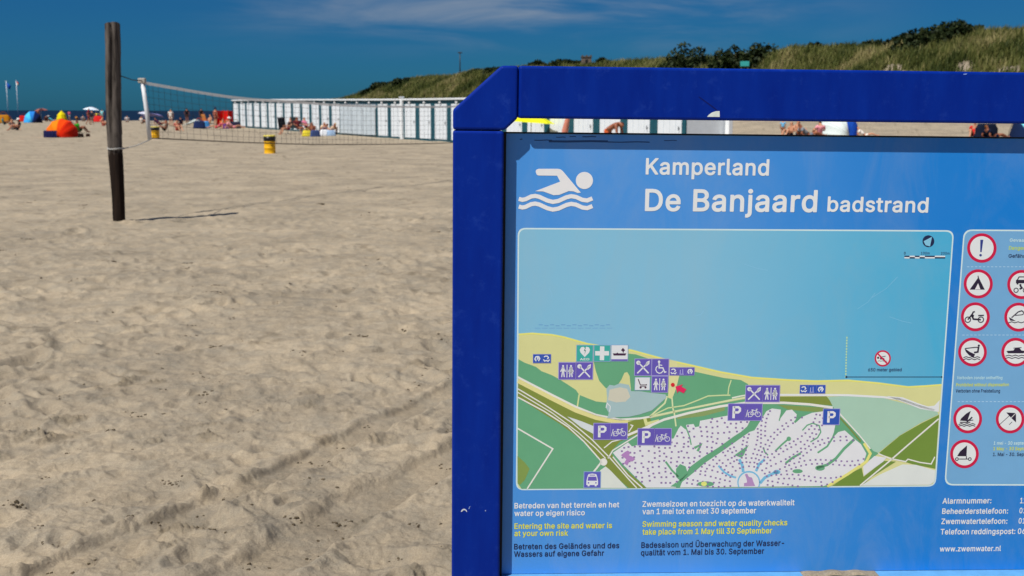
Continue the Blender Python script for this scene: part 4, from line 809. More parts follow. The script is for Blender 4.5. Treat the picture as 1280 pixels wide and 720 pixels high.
def sheen_graded(c0, c1):
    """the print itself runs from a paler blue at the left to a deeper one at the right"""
    m, nt, p = nmat('sheen_print')
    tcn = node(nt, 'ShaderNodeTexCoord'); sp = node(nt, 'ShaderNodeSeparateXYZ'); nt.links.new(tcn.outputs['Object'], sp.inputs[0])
    mr = node(nt, 'ShaderNodeMapRange', _interpolation_type='SMOOTHSTEP'); mr.inputs[1].default_value = loc(820, 300, PC).x; mr.inputs[2].default_value = loc(1230, 300, PC).x  # left-to-right ramp puts the sheen into the print colour
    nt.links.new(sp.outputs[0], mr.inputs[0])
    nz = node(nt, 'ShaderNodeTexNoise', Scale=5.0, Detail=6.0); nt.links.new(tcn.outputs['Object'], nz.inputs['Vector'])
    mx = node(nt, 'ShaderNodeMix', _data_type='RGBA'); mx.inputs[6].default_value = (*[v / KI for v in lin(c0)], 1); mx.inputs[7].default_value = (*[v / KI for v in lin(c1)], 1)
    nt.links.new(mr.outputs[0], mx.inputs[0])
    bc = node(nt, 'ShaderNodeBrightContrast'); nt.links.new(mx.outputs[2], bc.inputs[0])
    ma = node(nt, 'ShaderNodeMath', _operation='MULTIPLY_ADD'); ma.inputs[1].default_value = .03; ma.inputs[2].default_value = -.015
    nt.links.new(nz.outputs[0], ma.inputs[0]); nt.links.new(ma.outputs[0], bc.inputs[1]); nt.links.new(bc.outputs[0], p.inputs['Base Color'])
    # salt and dust film with wiped smears
    mpn = node(nt, 'ShaderNodeMapping'); mpn.inputs['Scale'].default_value = (5, 5, 1.6); mpn.inputs['Rotation'].default_value = (0, .5, 0)
    sm = node(nt, 'ShaderNodeTexNoise', Scale=1.6, Detail=9.0, Roughness=.72, Distortion=.8); nt.links.new(tcn.outputs['Object'], mpn.inputs[0]); nt.links.new(mpn.outputs[0], sm.inputs['Vector'])
    dr = node(nt, 'ShaderNodeMapRange'); dr.inputs[1].default_value = .45; dr.inputs[2].default_value = .8; dr.inputs[4].default_value = .16; nt.links.new(sm.outputs[0], dr.inputs[0])
    dx = node(nt, 'ShaderNodeMix', _data_type='RGBA'); dx.inputs[7].default_value = (.5, .5, .47, 1); nt.links.new(dr.outputs[0], dx.inputs[0]); nt.links.new(bc.outputs[0], dx.inputs[6]); nt.links.new(dx.outputs[2], p.inputs['Base Color'])
    rr = node(nt, 'ShaderNodeMapRange'); rr.inputs[3].default_value = .35; rr.inputs[4].default_value = .65; nt.links.new(sm.outputs[0], rr.inputs[0]); nt.links.new(rr.outputs[0], p.inputs['Roughness'])
    p.inputs['Specular IOR Level'].default_value = 0.5
    return m
zp = loc(900, 167.5, PC).z
pm = MB()
pm.box((xr + .0004, PC, zbot + .0012), (mir(xr) - .0004, PC + .006, zp), sheen_graded((64, 133, 202), (8, 113, 191)))
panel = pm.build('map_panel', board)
for side in (0, 1):                               # black strip between panel and post
    a, b_ = sorted((xr + .0004, xr + .0062)) if side == 0 else sorted((mir(xr) - .0004, mir(xr) - .0062))
    s = MB(); s.box((a, PC - .012, zbot + .0012), (b_, PC - .001, zp), DARK); s.build('black_strip', board)
s = MB(); s.box((xr + .0065, PC - .0022, zp - .0035), (mir(xr) - .0065, PC - .0008, zp), DARK); s.build('edge_strip', board)

class Ink:
    """flat printed shapes on the panel, given in photo points and laid on the panel's plane"""
    def __init__(s): s.mb = MB()
    def pt(s, p, layer): return loc(p[0], p[1], PC - 0.00007 * layer)
    def poly(s, pts, rgb, layer, raw=False):
        P = [s.pt(p, layer) for p in pts]
        tri = tessellate_polygon([[Vector((v.x, v.z, 0)) for v in P]])
        s.mb.add(P, [tuple(t) for t in tri], rgb if isinstance(rgb, bpy.types.Material) else ink(rgb))
    def stroke(s, pts, w, rgb, layer, closed=False):
        q = [Vector((p[0], p[1])) for p in pts]
        n = len(q)
        L, Rr = [], []
        for i in range(n):
            a = q[(i - 1) % n] if closed or i > 0 else q[i]; c = q[(i + 1) % n] if closed or i < n - 1 else q[i]
            d1 = (q[i] - a); d2 = (c - q[i])
            d1 = d1.normalized() if d1.length else d2.normalized(); d2 = d2.normalized() if d2.length else d1
            t = (d1 + d2); t = t.normalized() if t.length > 1e-4 else d1
            nn = Vector((-t.y, t.x)); k = 1 / max(.5, nn.dot(Vector((-d1.y, d1.x))))
            L.append(q[i] + nn * w / 2 * k); Rr.append(q[i] - nn * w / 2 * k)
        P = [s.pt(p, layer) for p in L] + [s.pt(p, layer) for p in Rr]
        fs = [(i, i + 1, i + 1 + n, i + n) for i in range(n - 1)]
        if closed: fs.append((n - 1, 0, n, 2 * n - 1))
        s.mb.add(P, fs, ink(rgb))
    def disc(s, c, r, rgb, layer, n=28, ry=None):
        s.poly([(c[0] + r * math.cos(2 * math.pi * k / n), c[1] + (ry or r) * math.sin(2 * math.pi * k / n)) for k in range(n)], rgb, layer)
    def dots(s, pts, w, h, rgb, layer):
        for x, y in pts:
            P = [s.pt(p, layer) for p in ((x - w / 2, y - h / 2), (x + w / 2, y - h / 2), (x + w / 2, y + h / 2), (x - w / 2, y + h / 2))]
            s.mb.add(P, [(0, 1, 2, 3)], ink(rgb))
    def build(s, name, parent=None):
        me = bpy.data.meshes.new(name)
        me.from_pydata(s.mb.v, [], s.mb.f)
        for m in s.mb.mats: me.materials.append(m)
        me.polygons.foreach_set('material_index', s.mb.m)
        bm = bmesh.new(); bm.from_mesh(me)
        for f in bm.faces:
            f.normal_update()
            if f.normal.y > 0: f.normal_flip()
        bm.to_mesh(me); bm.free()
        o = bpy.data.objects.new(name, me); col.objects.link(o); o.parent = parent or panel
        return o

def rrect(c, r, n=6):
    """rounded quadrilateral from four corners given clockwise from top left"""
    out = []
    for i in range(4):
        p = Vector(c[i]); a = (Vector(c[i - 1]) - p).normalized(); b = (Vector(c[(i + 1) % 4]) - p).normalized()
        for k in range(n + 1):
            t = k / n
            out.append(tuple(p + a * r * (1 - t) ** 2 + b * r * t ** 2))
    return out

# ---- lettering
def letter_shapes(s):
    """the letters of a line as flat pieces"""
    out, x = [], 0
    for ch in s:
        adv, groups = GLYPH[ch]
        for grp in groups:
            P = [[Vector((l[i] + x, l[i + 1], 0)) for i in range(0, len(l), 2)] for l in grp]
            out.append(([(v.x, v.y) for l in P for v in l], [tuple(t) for t in tessellate_polygon(P)], 0))
        x += adv
    return out
def write(s, p0, p1, cap, rgb, layer=12, bold=0, name='lettering', into=None):
    parts = letter_shapes(s)
    xs = [v[0] for V, F, n in parts for v in V]
    x0, x1 = min(xs), max(xs)
    k = Ink() if into is None else into
    for V, F, n in parts:
        P = []
        for vx, vy in V:
            u = (vx - x0) / (x1 - x0)
            q = (p0[0] + (p1[0] - p0[0]) * u, p0[1] + (p1[1] - p0[1]) * u)
            a = k.pt(q, layer + n * .4); b = k.pt((q[0], q[1] - vy / CAP0 * cap), layer + n * .4)
            P.append(Vector((a.x, b.y, b.z)))            # letters stand upright on the board
        k.mb.add(P, F, ink(rgb))
    if into is None: return k.build(name)

WHITE = (208, 216, 222); YEL = (205, 205, 50); NAVY = (20, 32, 70)
for s, p0, p1, cap, c, bd in (
    ('Kamperland', (807, 217.5), (961, 219), 20, WHITE, .026), ('De', (806, 263), (850.5, 263.3), 27, WHITE, .026), ('Banjaard', (866, 263.4), (1021, 264.5), 27, WHITE, .026),
    ('badstrand', (1034, 264), (1160, 265.3), 18.5, WHITE, .026),
    ('Betreden van het terrein en het', (643, 635.5), (774, 634), 6.8, WHITE, .022), ('water op eigen risico', (643, 645), (731, 644), 6.8, WHITE, .022),
    ('Entering the site and water is', (643, 661), (765, 660), 6.8, YEL, .022), ('at your own risk', (643, 670), (710, 669.5), 6.8, YEL, .022),
    ('Betreten des Geländes und des', (642.5, 686.6), (774, 685), 6.8, NAVY, .022), ('Wassers auf eigene Gefahr', (642.5, 696), (755, 694.5), 6.8, NAVY, .022),
    ('Zwemseizoen en toezicht op de waterkwaliteit', (803, 633.5), (993, 631.5), 7, WHITE, .022), ('van 1 mei tot en met 30 september', (803, 642.8), (945, 641.5), 7, WHITE, .022),
    ('Swimming season and water quality checks', (803, 658.5), (984, 656.5), 7, YEL, .022), ('take place from 1 May till 30 September', (803, 668.3), (965, 666.5), 7, YEL, .022),
    ('Badesaison und Überwachung der Wasser-', (801.5, 684.8), (980, 682), 7, NAVY, .022), ('qualität vom 1. Mai bis 30. September', (801, 694.3), (955, 692), 7, NAVY, .022),
    ('Alarmnummer:', (1178, 629.5), (1239, 629), 6.8, WHITE, .022), ('Beheerderstelefoon:', (1177.5, 642.3), (1260, 641.8), 6.8, WHITE, .022),
    ('Zwemwatertelefoon:', (1176.5, 655), (1259, 654.5), 6.8, WHITE, .022), ('Telefoon reddingspost:', (1175.5, 668), (1269, 667.3), 6.8, WHITE, .022),
    ('11', (1275, 629), (1282.5, 629), 6.8, WHITE, .022), ('01', (1274, 641.5), (1282.5, 641.5), 6.8, WHITE, .022), ('01', (1273, 654.3), (1281.5, 654.3), 6.8, WHITE, .022), ('06', (1272, 667.2), (1281.5, 667.2), 6.8, WHITE, .022),
    ('www.zwemwater.nl', (1174.5, 689.3), (1251, 688.6), 6.6, WHITE, .022)):
    write(s, p0, p1, cap, c, 6, bd, 'title_lettering' if cap > 10 else 'lettering')

# ---- swimmer emblem
e = Ink()
EM = (212, 222, 228)
e.poly([(670, 216), (669.6, 213.5), (671, 211.8), (673.5, 211), (697, 211), (700.5, 211.6), (703.5, 213.8), (726, 240.8), (722, 241.2), (717, 239.2), (711, 238.8), (705, 241.2), (699, 243.6), (692, 244),
        (685, 241.4), (679, 239.3), (669, 239), (700.2, 227), (696.4, 219.6), (673.5, 219.4), (671.2, 218.6)], EM, 6)
e.disc((730.5, 225.6), 10.7, EM, 6, 40)
for dy in (0, 9.6):
    e.stroke([(648.5, 248.6 + dy), (653, 249.8 + dy), (657, 249 + dy), (664, 245.6 + dy), (669, 244.9 + dy), (674, 246 + dy), (684, 250.6 + dy), (691, 252.4 + dy), (698, 251.2 + dy), (708, 246.6 + dy),
              (714, 245.2 + dy), (720, 246.2 + dy), (728, 249.8 + dy), (734, 250.6 + dy), (740.5, 248 + dy)], 5.2, EM, 6)
e.build('swimmer_emblem')

# ---- map
BORDER = (190, 215, 228)
mp_ = Ink()
mp_.poly(rrect([(647.2, 284.8), (1192.6, 287.8), (1169.6, 608.2), (644.8, 612.8)], 10), BORDER, 1)
SEA = (112, 168, 202)
field = rrect([(649, 286.6), (1190.8, 289.6), (1168, 606.5), (646.6, 611)], 9)
mp_.poly(field, sheen_graded((118, 174, 200), (60, 158, 196)), 2)
xB = lambda y: 1190.8 + (1168 - 1190.8) * (y - 289.6) / (606.5 - 289.6)
SANDY, GRN, OLV, PALE, LIL, ROAD = (198, 198, 138), (92, 154, 116), (118, 132, 58), (152, 186, 166), (206, 208, 218), (216, 224, 204)
coast = [(648.2, 418), (665, 416.8), (690, 418.6), (705, 421.5), (735, 430), (765, 434.5), (790, 438), (830, 449), (870, 458), (900, 465), (940, 472), (985, 475), (1020, 476.4), (1060, 475.5), (1098, 479), (1135, 483.8), (1160, 482.4), (xB(481), 481)]
low = [(xB(600), 600), (1166, 605), (1160, 606.6), (652, 611), (648, 609), (646.7, 603)]
mp_.poly(coast + low, SANDY, 3)
mp_.stroke(coast, 2.2, (218, 216, 112), 4)
G = [(648, 449), (656, 453.5), (664, 456.3), (670, 458.6), (677, 464), (690, 469), (700, 474.5), (711, 481.5), (720, 487.5), (724, 493.5), (735, 498), (745, 501.8), (756, 503), (772, 503), (784, 501.5), (789, 496), (788.5, 485), (787, 470), (784, 465), (780.5, 466),
     (777, 474), (771, 483), (765, 487), (757, 485), (749, 476), (744.5, 463), (742, 451), (763, 449), (786, 442), (795, 443), (830, 455), (868, 464.5), (905, 472.5), (926, 475), (935, 480), (936, 486), (930, 497), (912, 501), (880, 507), (846, 514.5), (813, 522), (790, 525.5), (768, 525), (745, 519.5), (720, 510), (690, 495), (647.7, 470)]
mp_.poly(G, GRN, 4)
mp_.stroke([(724, 493), (722.5, 503), (721, 513)], 1.8, (196, 204, 140), 5)
# sandy strip where the visitor stands, with paths
mp_.poly([(836, 449), (846, 452), (849, 470), (845, 486), (840, 499), (835, 497), (836, 480)], (202, 200, 146), 5)
mp_.stroke([(834, 495), (831, 504), (822, 512), (812, 521)], 2, (198, 208, 160), 6)
mp_.stroke([(840, 497), (841, 510), (843, 517), (845, 533)], 1.8, (198, 208, 160), 6)
mp_.stroke([(812, 521), (835, 510), (855, 507), (873, 500), (885, 495), (905, 494), (913, 494)], 1.6, (190, 204, 150), 6)
mp_.stroke([(914, 475), (911, 484), (910, 493)], 1.4, (190, 204, 150), 6)
mp_.stroke([(915, 497.5), (926, 495), (936, 493.5)], 1.8, (206, 216, 196), 6)
# land behind the dyke
mp_.poly([(647.6, 481), (700, 508), (745, 528), (783, 531), (812, 523), (880, 508), (930, 499), (1034, 496), (1046, 512), (1075, 545), (1098, 567), (1080, 580), (1035, 609), (652, 611), (647, 604)], GRN, 4.5)
mp_.poly([(647.6, 479), (690, 501), (745, 525), (783, 528), (812, 520), (815, 532), (800, 541), (775, 552), (763, 565), (772, 578), (808, 610), (786, 610), (760, 588), (735, 556), (700, 530), (647.2, 497)], OLV, 5)
mp_.poly([(848, 519), (880, 512), (906, 507), (906, 513), (880, 520), (846, 524)], (126, 148, 92), 5)
mp_.poly([(932, 496), (1033, 495.5), (1042, 507), (1010, 504.5), (932, 504)], OLV, 5)
mp_.poly([(972, 506), (1040, 510), (1046, 516), (1005, 514), (985, 512)], (120, 142, 78), 5)
mp_.stroke([(647.4, 471.5), (690, 493.5), (720, 508.5), (745, 518.5), (775, 524.5), (800, 523), (815, 520.5)], 2.4, ROAD, 6)
mp_.stroke([(647.6, 476), (690, 498), (720, 513), (745, 522), (765, 526), (785, 528)], 5.6, (208, 202, 136), 6)
mp_.stroke([(815, 520.5), (850, 513), (880, 507), (912, 500.5), (934, 496.5)], 2.4, (200, 206, 160), 6)
mp_.stroke([(782, 545), (806, 535), (830, 524.5), (860, 516.5), (900, 508), (932, 503.5), (980, 503.5), (1012, 505.5), (1041, 509.5)], 3.0, ROAD, 6.5)
mp_.stroke([(806, 523), (808, 530), (824, 526)], 4.0, (200, 204, 140), 6.2)
for pts, w in (([(647.4, 486), (680, 505.5), (715, 528.5), (740, 549.5), (763, 573), (785, 598), (796, 610)], 1.5),
               ([(647.4, 490.5), (690, 516), (722, 540), (745, 560.5), (757, 573)], 1.3), ([(647.3, 496.5), (680, 514), (710, 533.5), (730, 552), (745, 569), (752, 577)], 1.7),
               ([(766, 571), (785, 594), (803, 610)], 1.6), ([(760, 573), (766, 563), (782, 553), (800, 542), (815, 532)], 1.6), ([(755, 560), (765, 552), (785, 547)], 1.4),
               ([(786, 540), (791, 532), (788, 531)], 1.4), ([(752, 577), (746, 585), (741, 591)], 2.2)):
    mp_.stroke(pts, w, ROAD, 7)
mp_.disc((754.5, 577.5), 4.6, ROAD, 7)
mp_.poly([(709, 520.5), (728, 527), (743, 533), (743, 543), (726, 534)], (196, 204, 206), 7)
mp_.stroke([(647, 535.5), (691, 561), (659, 611)], 1.8, ROAD, 7)
mp_.poly([(750, 588), (757, 583), (763, 588), (784, 610), (750, 610)], (200, 206, 198), 7)
mp_.poly([(646.8, 570), (656, 578), (662, 586), (656, 600), (650, 606), (647, 604)], (118, 142, 72), 5.5)
# holiday park
R1 = [(766, 566), (785, 553), (790, 558), (798, 556), (842, 548), (848, 536), (851, 532), (857, 537), (858, 531), (867, 530), (869, 534), (874, 533), (875, 526), (912, 519), (938, 525), (934, 533), (926, 540), (918, 545), (900, 558), (878, 572), (862, 584), (858, 592), (846, 603), (845, 609.5), (808, 609.6), (790, 592), (778, 580)]
mp_.poly(R1, LIL, 7)
R2 = [(850, 609.4), (853, 601), (866, 589), (880, 579), (900, 566), (905, 560), (930, 542), (943, 538), (950, 527), (958, 514), (965, 510.5), (976, 512), (975.5, 523), (983, 513), (990, 512), (996, 518), (994, 529), (1003, 521), (1015, 516), (1030, 514), (1041, 520), (1044, 532), (1041, 547), (1048, 540), (1056, 538), (1066, 547), (1076, 555), (1083, 567), (1080, 577), (1060, 592), (1045, 601), (1030, 607.6)]
mp_.poly(R2, LIL, 7)
GP = [[(845, 586), (850, 580), (857, 583), (860, 592), (851, 602), (845, 596)], [(838, 608), (845, 603), (848, 609)], [(934, 563), (938, 556), (944, 550), (941, 560), (936, 567)], [(925, 560), (938, 555), (930, 568), (918, 570)]]
for gpoly in GP[:2]: mp_.poly(gpoly, GRN, 8)
mp_.poly([(918, 569), (936, 556), (929, 570), (926, 572)], GRN, 8)
mp_.stroke([(832, 577), (840, 588), (848, 596)], 2.4, GRN, 8); mp_.stroke([(857, 533), (862, 546), (864, 556)], 1.6, GRN, 8); mp_.stroke([(868, 560), (876, 556), (872, 564)], 3.2, GRN, 8)
mp_.stroke([(850, 602), (866, 589), (880, 577), (905, 560), (936, 538)], 4.0, GRN, 8)
mp_.stroke([(969, 564), (977, 556), (984, 550)], 2.2, GRN, 8); mp_.disc((986, 548.5), 2.8, GRN, 8)
mp_.stroke([(982, 579), (991, 572), (1001, 566.5)], 2.8, GRN, 8); mp_.disc((997, 589), 6.4, GRN, 8, ry=2.6)
mp_.stroke([(1021, 585), (1034, 581), (1045, 573), (1055, 561), (1068, 549)], 3.4, GRN, 8); mp_.disc((1025, 585), 6, GRN, 8, ry=3.4)
mp_.stroke([(1022, 566), (1034, 558), (1041, 547), (1046, 534)], 2.2, GRN, 8)
mp_.stroke([(1003, 538), (1009, 531.5), (1016, 529), (1024, 532), (1026, 540), (1022, 547), (1013, 552.5)], 1.6, GRN, 8)
mp_.stroke([(954, 559), (956, 565), (960, 569)], 1.8, GRN, 8); mp_.stroke([(974, 526), (977, 514)], 1.4, GRN, 8); mp_.stroke([(993, 528), (999, 520)], 2.0, GRN, 8)
POND = (108, 172, 204)
mp_.stroke([(898, 582), (905, 590), (913, 595), (920, 597)], 2.4, POND, 8); mp_.stroke([(924, 574), (928, 582), (929, 590)], 3.6, POND, 8)
mp_.stroke([(945, 589), (949, 580), (956, 574)], 3.2, POND, 8); mp_.stroke([(950, 604), (956, 597), (968, 591), (973, 590)], 3.6, POND, 8); mp_.disc((971, 590), 4.6, POND, 8, ry=2.8)
mp_.poly([(936 + 14.4 * math.cos(R(a)), 603 - 14.4 * math.sin(R(a))) for a in range(-24, 205, 12)], POND, 8)
mp_.poly([(936 + 12.8 * math.cos(R(a)), 603.4 - 12.8 * math.sin(R(a))) for a in range(-24, 205, 12)], LIL, 9)
mp_.poly([(931, 593), (934, 592), (936, 596), (940, 597), (942, 603), (944, 607.5), (930, 607.8), (930, 604), (934, 603), (933, 598)], (164, 130, 176), 10)
mp_.poly([(776, 569), (781, 565), (785, 563), (788, 566), (786, 569), (791, 571), (794, 574), (790, 577), (787, 576), (784, 582), (780, 579), (783, 574)], (164, 122, 176), 10)
mp_.disc((882, 605), 10.5, GRN, 8, ry=3.4); mp_.disc((880, 604.8), 3.6, (206, 212, 116), 9, ry=2.8)
# dots of the houses
rng = np.random.default_rng(3)
def inside(p, poly):
    c = False; j = len(poly) - 1
    for i in range(len(poly)):
        if (poly[i][1] > p[1]) != (poly[j][1] > p[1]) and p[0] < (poly[j][0] - poly[i][0]) * (p[1] - poly[i][1]) / (poly[j][1] - poly[i][1]) + poly[i][0]: c = not c
        j = i
    return c
pts = []
y = 522
while y < 608:
    x = 778 + (y % 3)
    while x < 936:
        p = (x + rng.uniform(-2.3, 2.3), y + rng.uniform(-1.9, 1.9))
        if rng.random() < .88 and inside(p, R1) and not inside(p, GP[0]): pts.append(p)
        x += 7.4
    y += 6.2
mp_.dots(pts, 2.4, 2.1, (128, 104, 152), 9)
pts = []
for a in range(-4, 188, 11):
    for off in (-2.6, 2.6):
        r = 19.0
        while r < 120:
            th = R(a) + 0.10 * math.sin(r * .05 + a)
            p = (936 + r * math.cos(th) * 1.25 - off * math.sin(th), 602 - r * math.sin(th) - off * math.cos(th))
            r += 5.2 * rng.uniform(.85, 1.15)
            if r > 62 and a % 18 == 5: pass
            if inside(p, R2) and not any((p[0] - q[0]) ** 2 + (p[1] - q[1]) ** 2 < 15 for q in pts[-160:]): pts.append(p)
mp_.dots(pts, 2.3, 2.0, (128, 104, 152), 8.5)
# right part: golf links, fields and roads
mp_.poly([(1035, 496), (1060, 495), (1100, 496.5), (1130, 504), (1150, 510.5), (1171, 514), (xB(518) - 1, 518), (1150, 529), (1125, 544), (1098, 566), (1092, 564), (1075, 545), (1050, 520), (1041, 508)], PALE, 5.2)
mp_.stroke([(936, 493.5), (1035, 493.8), (1060, 494), (1104, 496.4), (1125, 499), (1150, 508), (1168, 513)], 2.6, (208, 214, 214), 6)
mp_.poly([(1108, 495), (1128, 496.5), (1150, 505), (1160, 508), (1168, 507), (xB(500) - 1, 500), (xB(515) - 1, 515), (1150, 511), (1130, 503)], (206, 210, 218), 6)
mp_.poly([(1098, 567), (1125, 544.5), (1152, 529), (xB(519) - .5, 518.5), (xB(586) - .3, 586), (1140, 580), (1120, 574), (1110, 570.5)], (104, 132, 54), 6)
mp_.poly([(1040, 607.4), (1065, 591), (1077, 584.6), (1079.5, 596), (1105, 576), (1120, 577), (1090, 596), (1078, 607)], (104, 132, 54), 6)
mp_.poly([(1076, 607), (1100, 593), (1128, 580.5), (1145, 581), (xB(588) - .3, 588), (xB(603), 602), (1162, 606)], (202, 208, 204), 6.5)
mp_.poly([(1079, 583), (1093, 570), (1108, 572), (1104, 577), (1079.6, 595)], (206, 208, 216), 6.5)
mp_.stroke([(xB(524) - .6, 523.5), (1140, 552), (1110, 578), (1075, 607)], 1.8, ROAD, 8)
mp_.stroke([(1098, 567), (1112, 573), (1132, 577), (1135, 574), (1150, 578), (1164, 580), (1168.6, 571)], 1.5, ROAD, 8)
mp_.stroke([(1034, 608), (1060, 592.5), (1083, 577), (1088, 567), (1080, 554)], 3.4, (214, 208, 120), 8)
mp_.stroke([(1050, 522), (1066, 540), (1076, 552)], 2.0, (112, 130, 66), 8); mp_.stroke([(1047, 514), (1075, 545), (1088, 561)], 1.6, ROAD, 8)
# worn repair patch on the print
mp_.poly([(758, 486), (762, 481), (768, 482), (775, 479), (786, 481), (789, 489), (800, 489), (813, 491), (832, 493), (833, 497), (823, 506), (815, 513), (800, 518), (786, 521), (770, 521.5), (759, 523), (761, 516), (757, 509), (759, 498)], (152, 178, 180), 8.6)
mp_.poly([(762, 487), (775, 484), (784, 486), (788, 496), (782, 502), (770, 503), (760, 500)], (190, 188, 170), 8.9)
mp_.stroke([(757.5, 510), (759, 504), (763, 508), (762, 515)], 1.0, (208, 214, 220), 9.2)
# north arrow, scale bar, 600 metre zone
mp_.disc((1160.5, 301.5), 7.4, NAVY, 5)
mp_.poly([(1165, 296), (1162.5, 308), (1157, 306.5), (1154.5, 301.5)], (120, 180, 205), 6)
for k, (a, b_) in enumerate(((1130.5, 1137), (1137, 1143.5), (1143.5, 1149.5), (1149.5, 1156), (1156, 1168.5), (1168.5, 1181.5))):
    mp_.poly([(a, 319.6), (b_, 319.7), (b_, 321.4), (a, 321.3)], NAVY if k % 2 == 0 else (206, 212, 220), 5)
    mp_.poly([(a, 321.3), (b_, 321.4), (b_, 323.1), (a, 323)], NAVY if k % 2 else (206, 212, 220), 5)
write('0', (1129.8, 318), (1132, 318), 3.2, NAVY, 5, .01, into=mp_)
write('100m', (1151, 318), (1162, 318), 3.2, (40, 70, 110), 5, .01, into=mp_)
write('200m', (1176, 318.2), (1187, 318.2), 3.2, (40, 70, 110), 5, .01, into=mp_)
y = 421
while y < 473:
    x = 1058.6 - (y - 421) * 0.03
    mp_.poly([(x - .8, y), (x + .8, y), (x + .8, y + 2.2), (x - .8, y + 2.2)], (178, 206, 150), 5); y += 3.5
mp_.stroke([(1057.5, 471.2), (1177, 471.2)], 0.9, (24, 48, 84), 5)
mp_.disc((1058, 471.2), 1.3, NAVY, 6); mp_.disc((1177, 471.2), 1.0, NAVY, 6)
write('650 meter gebied', (1085, 464.2), (1127, 464), 4.0, (28, 44, 84), 5, .02, into=mp_)
mp_.dots([(690 + 7 * i, 406 + (i % 2) * 1.2) for i in range(-2, 11)], 5.2, 1.0, (98, 148, 190), 3)
mp_.dots([(690 + 9 * i, 410.2) for i in range(-2, 9)], 7.2, .7, (104, 154, 194), 3)
for (x0, y0, x1, y1) in ((1072, 386, 1094, 366), (1090, 372, 1122, 346), (868, 395, 880, 388), (690, 372, 686, 360), (1112, 396, 1140, 404), (930, 330, 960, 338)):
    mp_.stroke([(x0, y0), ((x0 + x1) / 2 + 2, (y0 + y1) / 2 + 1.5), (x1, y1)], .45, (126, 180, 208), 3)
mp_.build('map_print')

# ---- pictograms on the map: a small language of strokes in a unit square (0..1, y down)
PUR, BLU = (92, 80, 166), (40, 76, 164)
def G_toilet(k, f, c, L):
    for ox, fem in ((0.0, 0), (0.48, 1)):
        k.disc(f(.25 + ox, .2), f.s * .065, c, L, 10)
        k.stroke([f(.25 + ox, .28), f(.25 + ox, .58)], f.s * (.16 if not fem else .2), c, L)
        k.stroke([f(.22 + ox, .3), f(.10 + ox, .55)], f.s * .06, c, L); k.stroke([f(.28 + ox, .3), f(.40 + ox, .55)], f.s * .06, c, L)
        k.stroke([f(.22 + ox, .55), f(.17 + ox, .88)], f.s * .07, c, L); k.stroke([f(.28 + ox, .55), f(.33 + ox, .88)], f.s * .07, c, L)
        if fem: k.poly([f(.25 + ox, .32), f(.10 + ox, .66), f(.40 + ox, .66)], c, L)
    k.stroke([f(.49, .12), f(.49, .9)], f.s * .05, c, L)
def G_cutlery(k, f, c, L):
    k.stroke([f(.2, .2), f(.85, .88)], f.s * .085, c, L); k.stroke([f(.82, .2), f(.15, .88)], f.s * .085, c, L)
    k.disc(f(.2, .22), f.s * .135, c, L, 14)
    k.poly([f(.62, .36), f(.72, .16), f(.9, .08), f(.88, .3), f(.72, .44)], c, L)
def G_wheelchair(k, f, c, L):
    k.disc(f(.42, .16), f.s * .08, c, L, 12)
    k.stroke([f(.42, .24), f(.43, .54), f(.66, .54), f(.78, .82), f(.88, .78)], f.s * .075, c, L); k.stroke([f(.43, .36), f(.62, .38)], f.s * .06, c, L)
    k.stroke([f(.34, .42), f(.25, .52), f(.23, .66), f(.30, .80), f(.44, .88), f(.58, .85), f(.68, .72)], f.s * .06, c, L)
def G_bike(k, f, c, L):
    for x in (.32, .78):
        k.stroke([f(x + .15 * math.cos(t * .524), .64 + .15 * math.sin(t * .524)) for t in range(12)], f.s * .035, c, L, True)
    k.stroke([f(.32, .64), f(.44, .40), f(.68, .40), f(.55, .66), f(.44, .44)], f.s * .035, c, L); k.stroke([f(.55, .66), f(.32, .64)], f.s * .035, c, L)
    k.stroke([f(.78, .64), f(.66, .32), f(.76, .32)], f.s * .035, c, L); k.stroke([f(.38, .37), f(.50, .37)], f.s * .05, c, L)
    k.stroke([f(.06, .8), f(.16, .36)], f.s * .04, c, L); k.stroke([f(.10, .5), f(.22, .62), f(.2, .82)], f.s * .035, c, L)
def G_P(k, f, c, L):
    k.stroke([f(.33, .14), f(.33, .88)], f.s * .16, c, L)
    k.stroke([f(.33, .2), f(.6, .2), f(.7, .28), f(.7, .42), f(.6, .52), f(.33, .52)], f.s * .14, c, L)
def G_heart(k, f, c, L):
    k.poly([f(.5, .74), f(.24, .46), f(.18, .28), f(.26, .12), f(.4, .08), f(.5, .17), f(.6, .08), f(.76, .12), f(.83, .28), f(.77, .46)], c, L)
    k.poly([f(.52, .14), f(.45, .34), f(.53, .36), f(.47, .62), f(.58, .32), f(.51, .3), f(.56, .14)], (40, 110, 100), L + 1)
    write('AED', f(.2, .94), f(.8, .94), f.s * .13, c, L, .01, into=k)
def G_cross(k, f, c, L):
    k.stroke([f(.5, .06), f(.5, .94)], f.s * .28, c, L); k.stroke([f(.06, .5), f(.36, .5)], f.s * .28, c, L); k.stroke([f(.64, .5), f(.94, .5)], f.s * .28, c, L)
def G_boat(k, f, c, L):
    k.poly([f(.08, .52), f(.3, .52), f(.36, .46), f(.42, .52), f(.92, .52), f(.86, .66), f(.14, .66)], c, L)
    k.poly([f(.58, .32), f(.7, .16), f(.84, .32), f(.76, .4), f(.73, .52), f(.68, .4)], c, L)
    k.poly([f(0, .9), f(1, .9), f(1, 1), f(0, 1)], PUR, L)
def G_stroller(k, f, c, L):
    k.stroke([f(.2, .12), f(.36, .6), f(.78, .6), f(.78, .52)], f.s * .075, c, L); k.disc(f(.38, .8), f.s * .09, c, L, 10); k.disc(f(.72, .8), f.s * .09, c, L, 10); k.stroke([f(.34, .72), f(.76, .72)], f.s * .05, c, L)
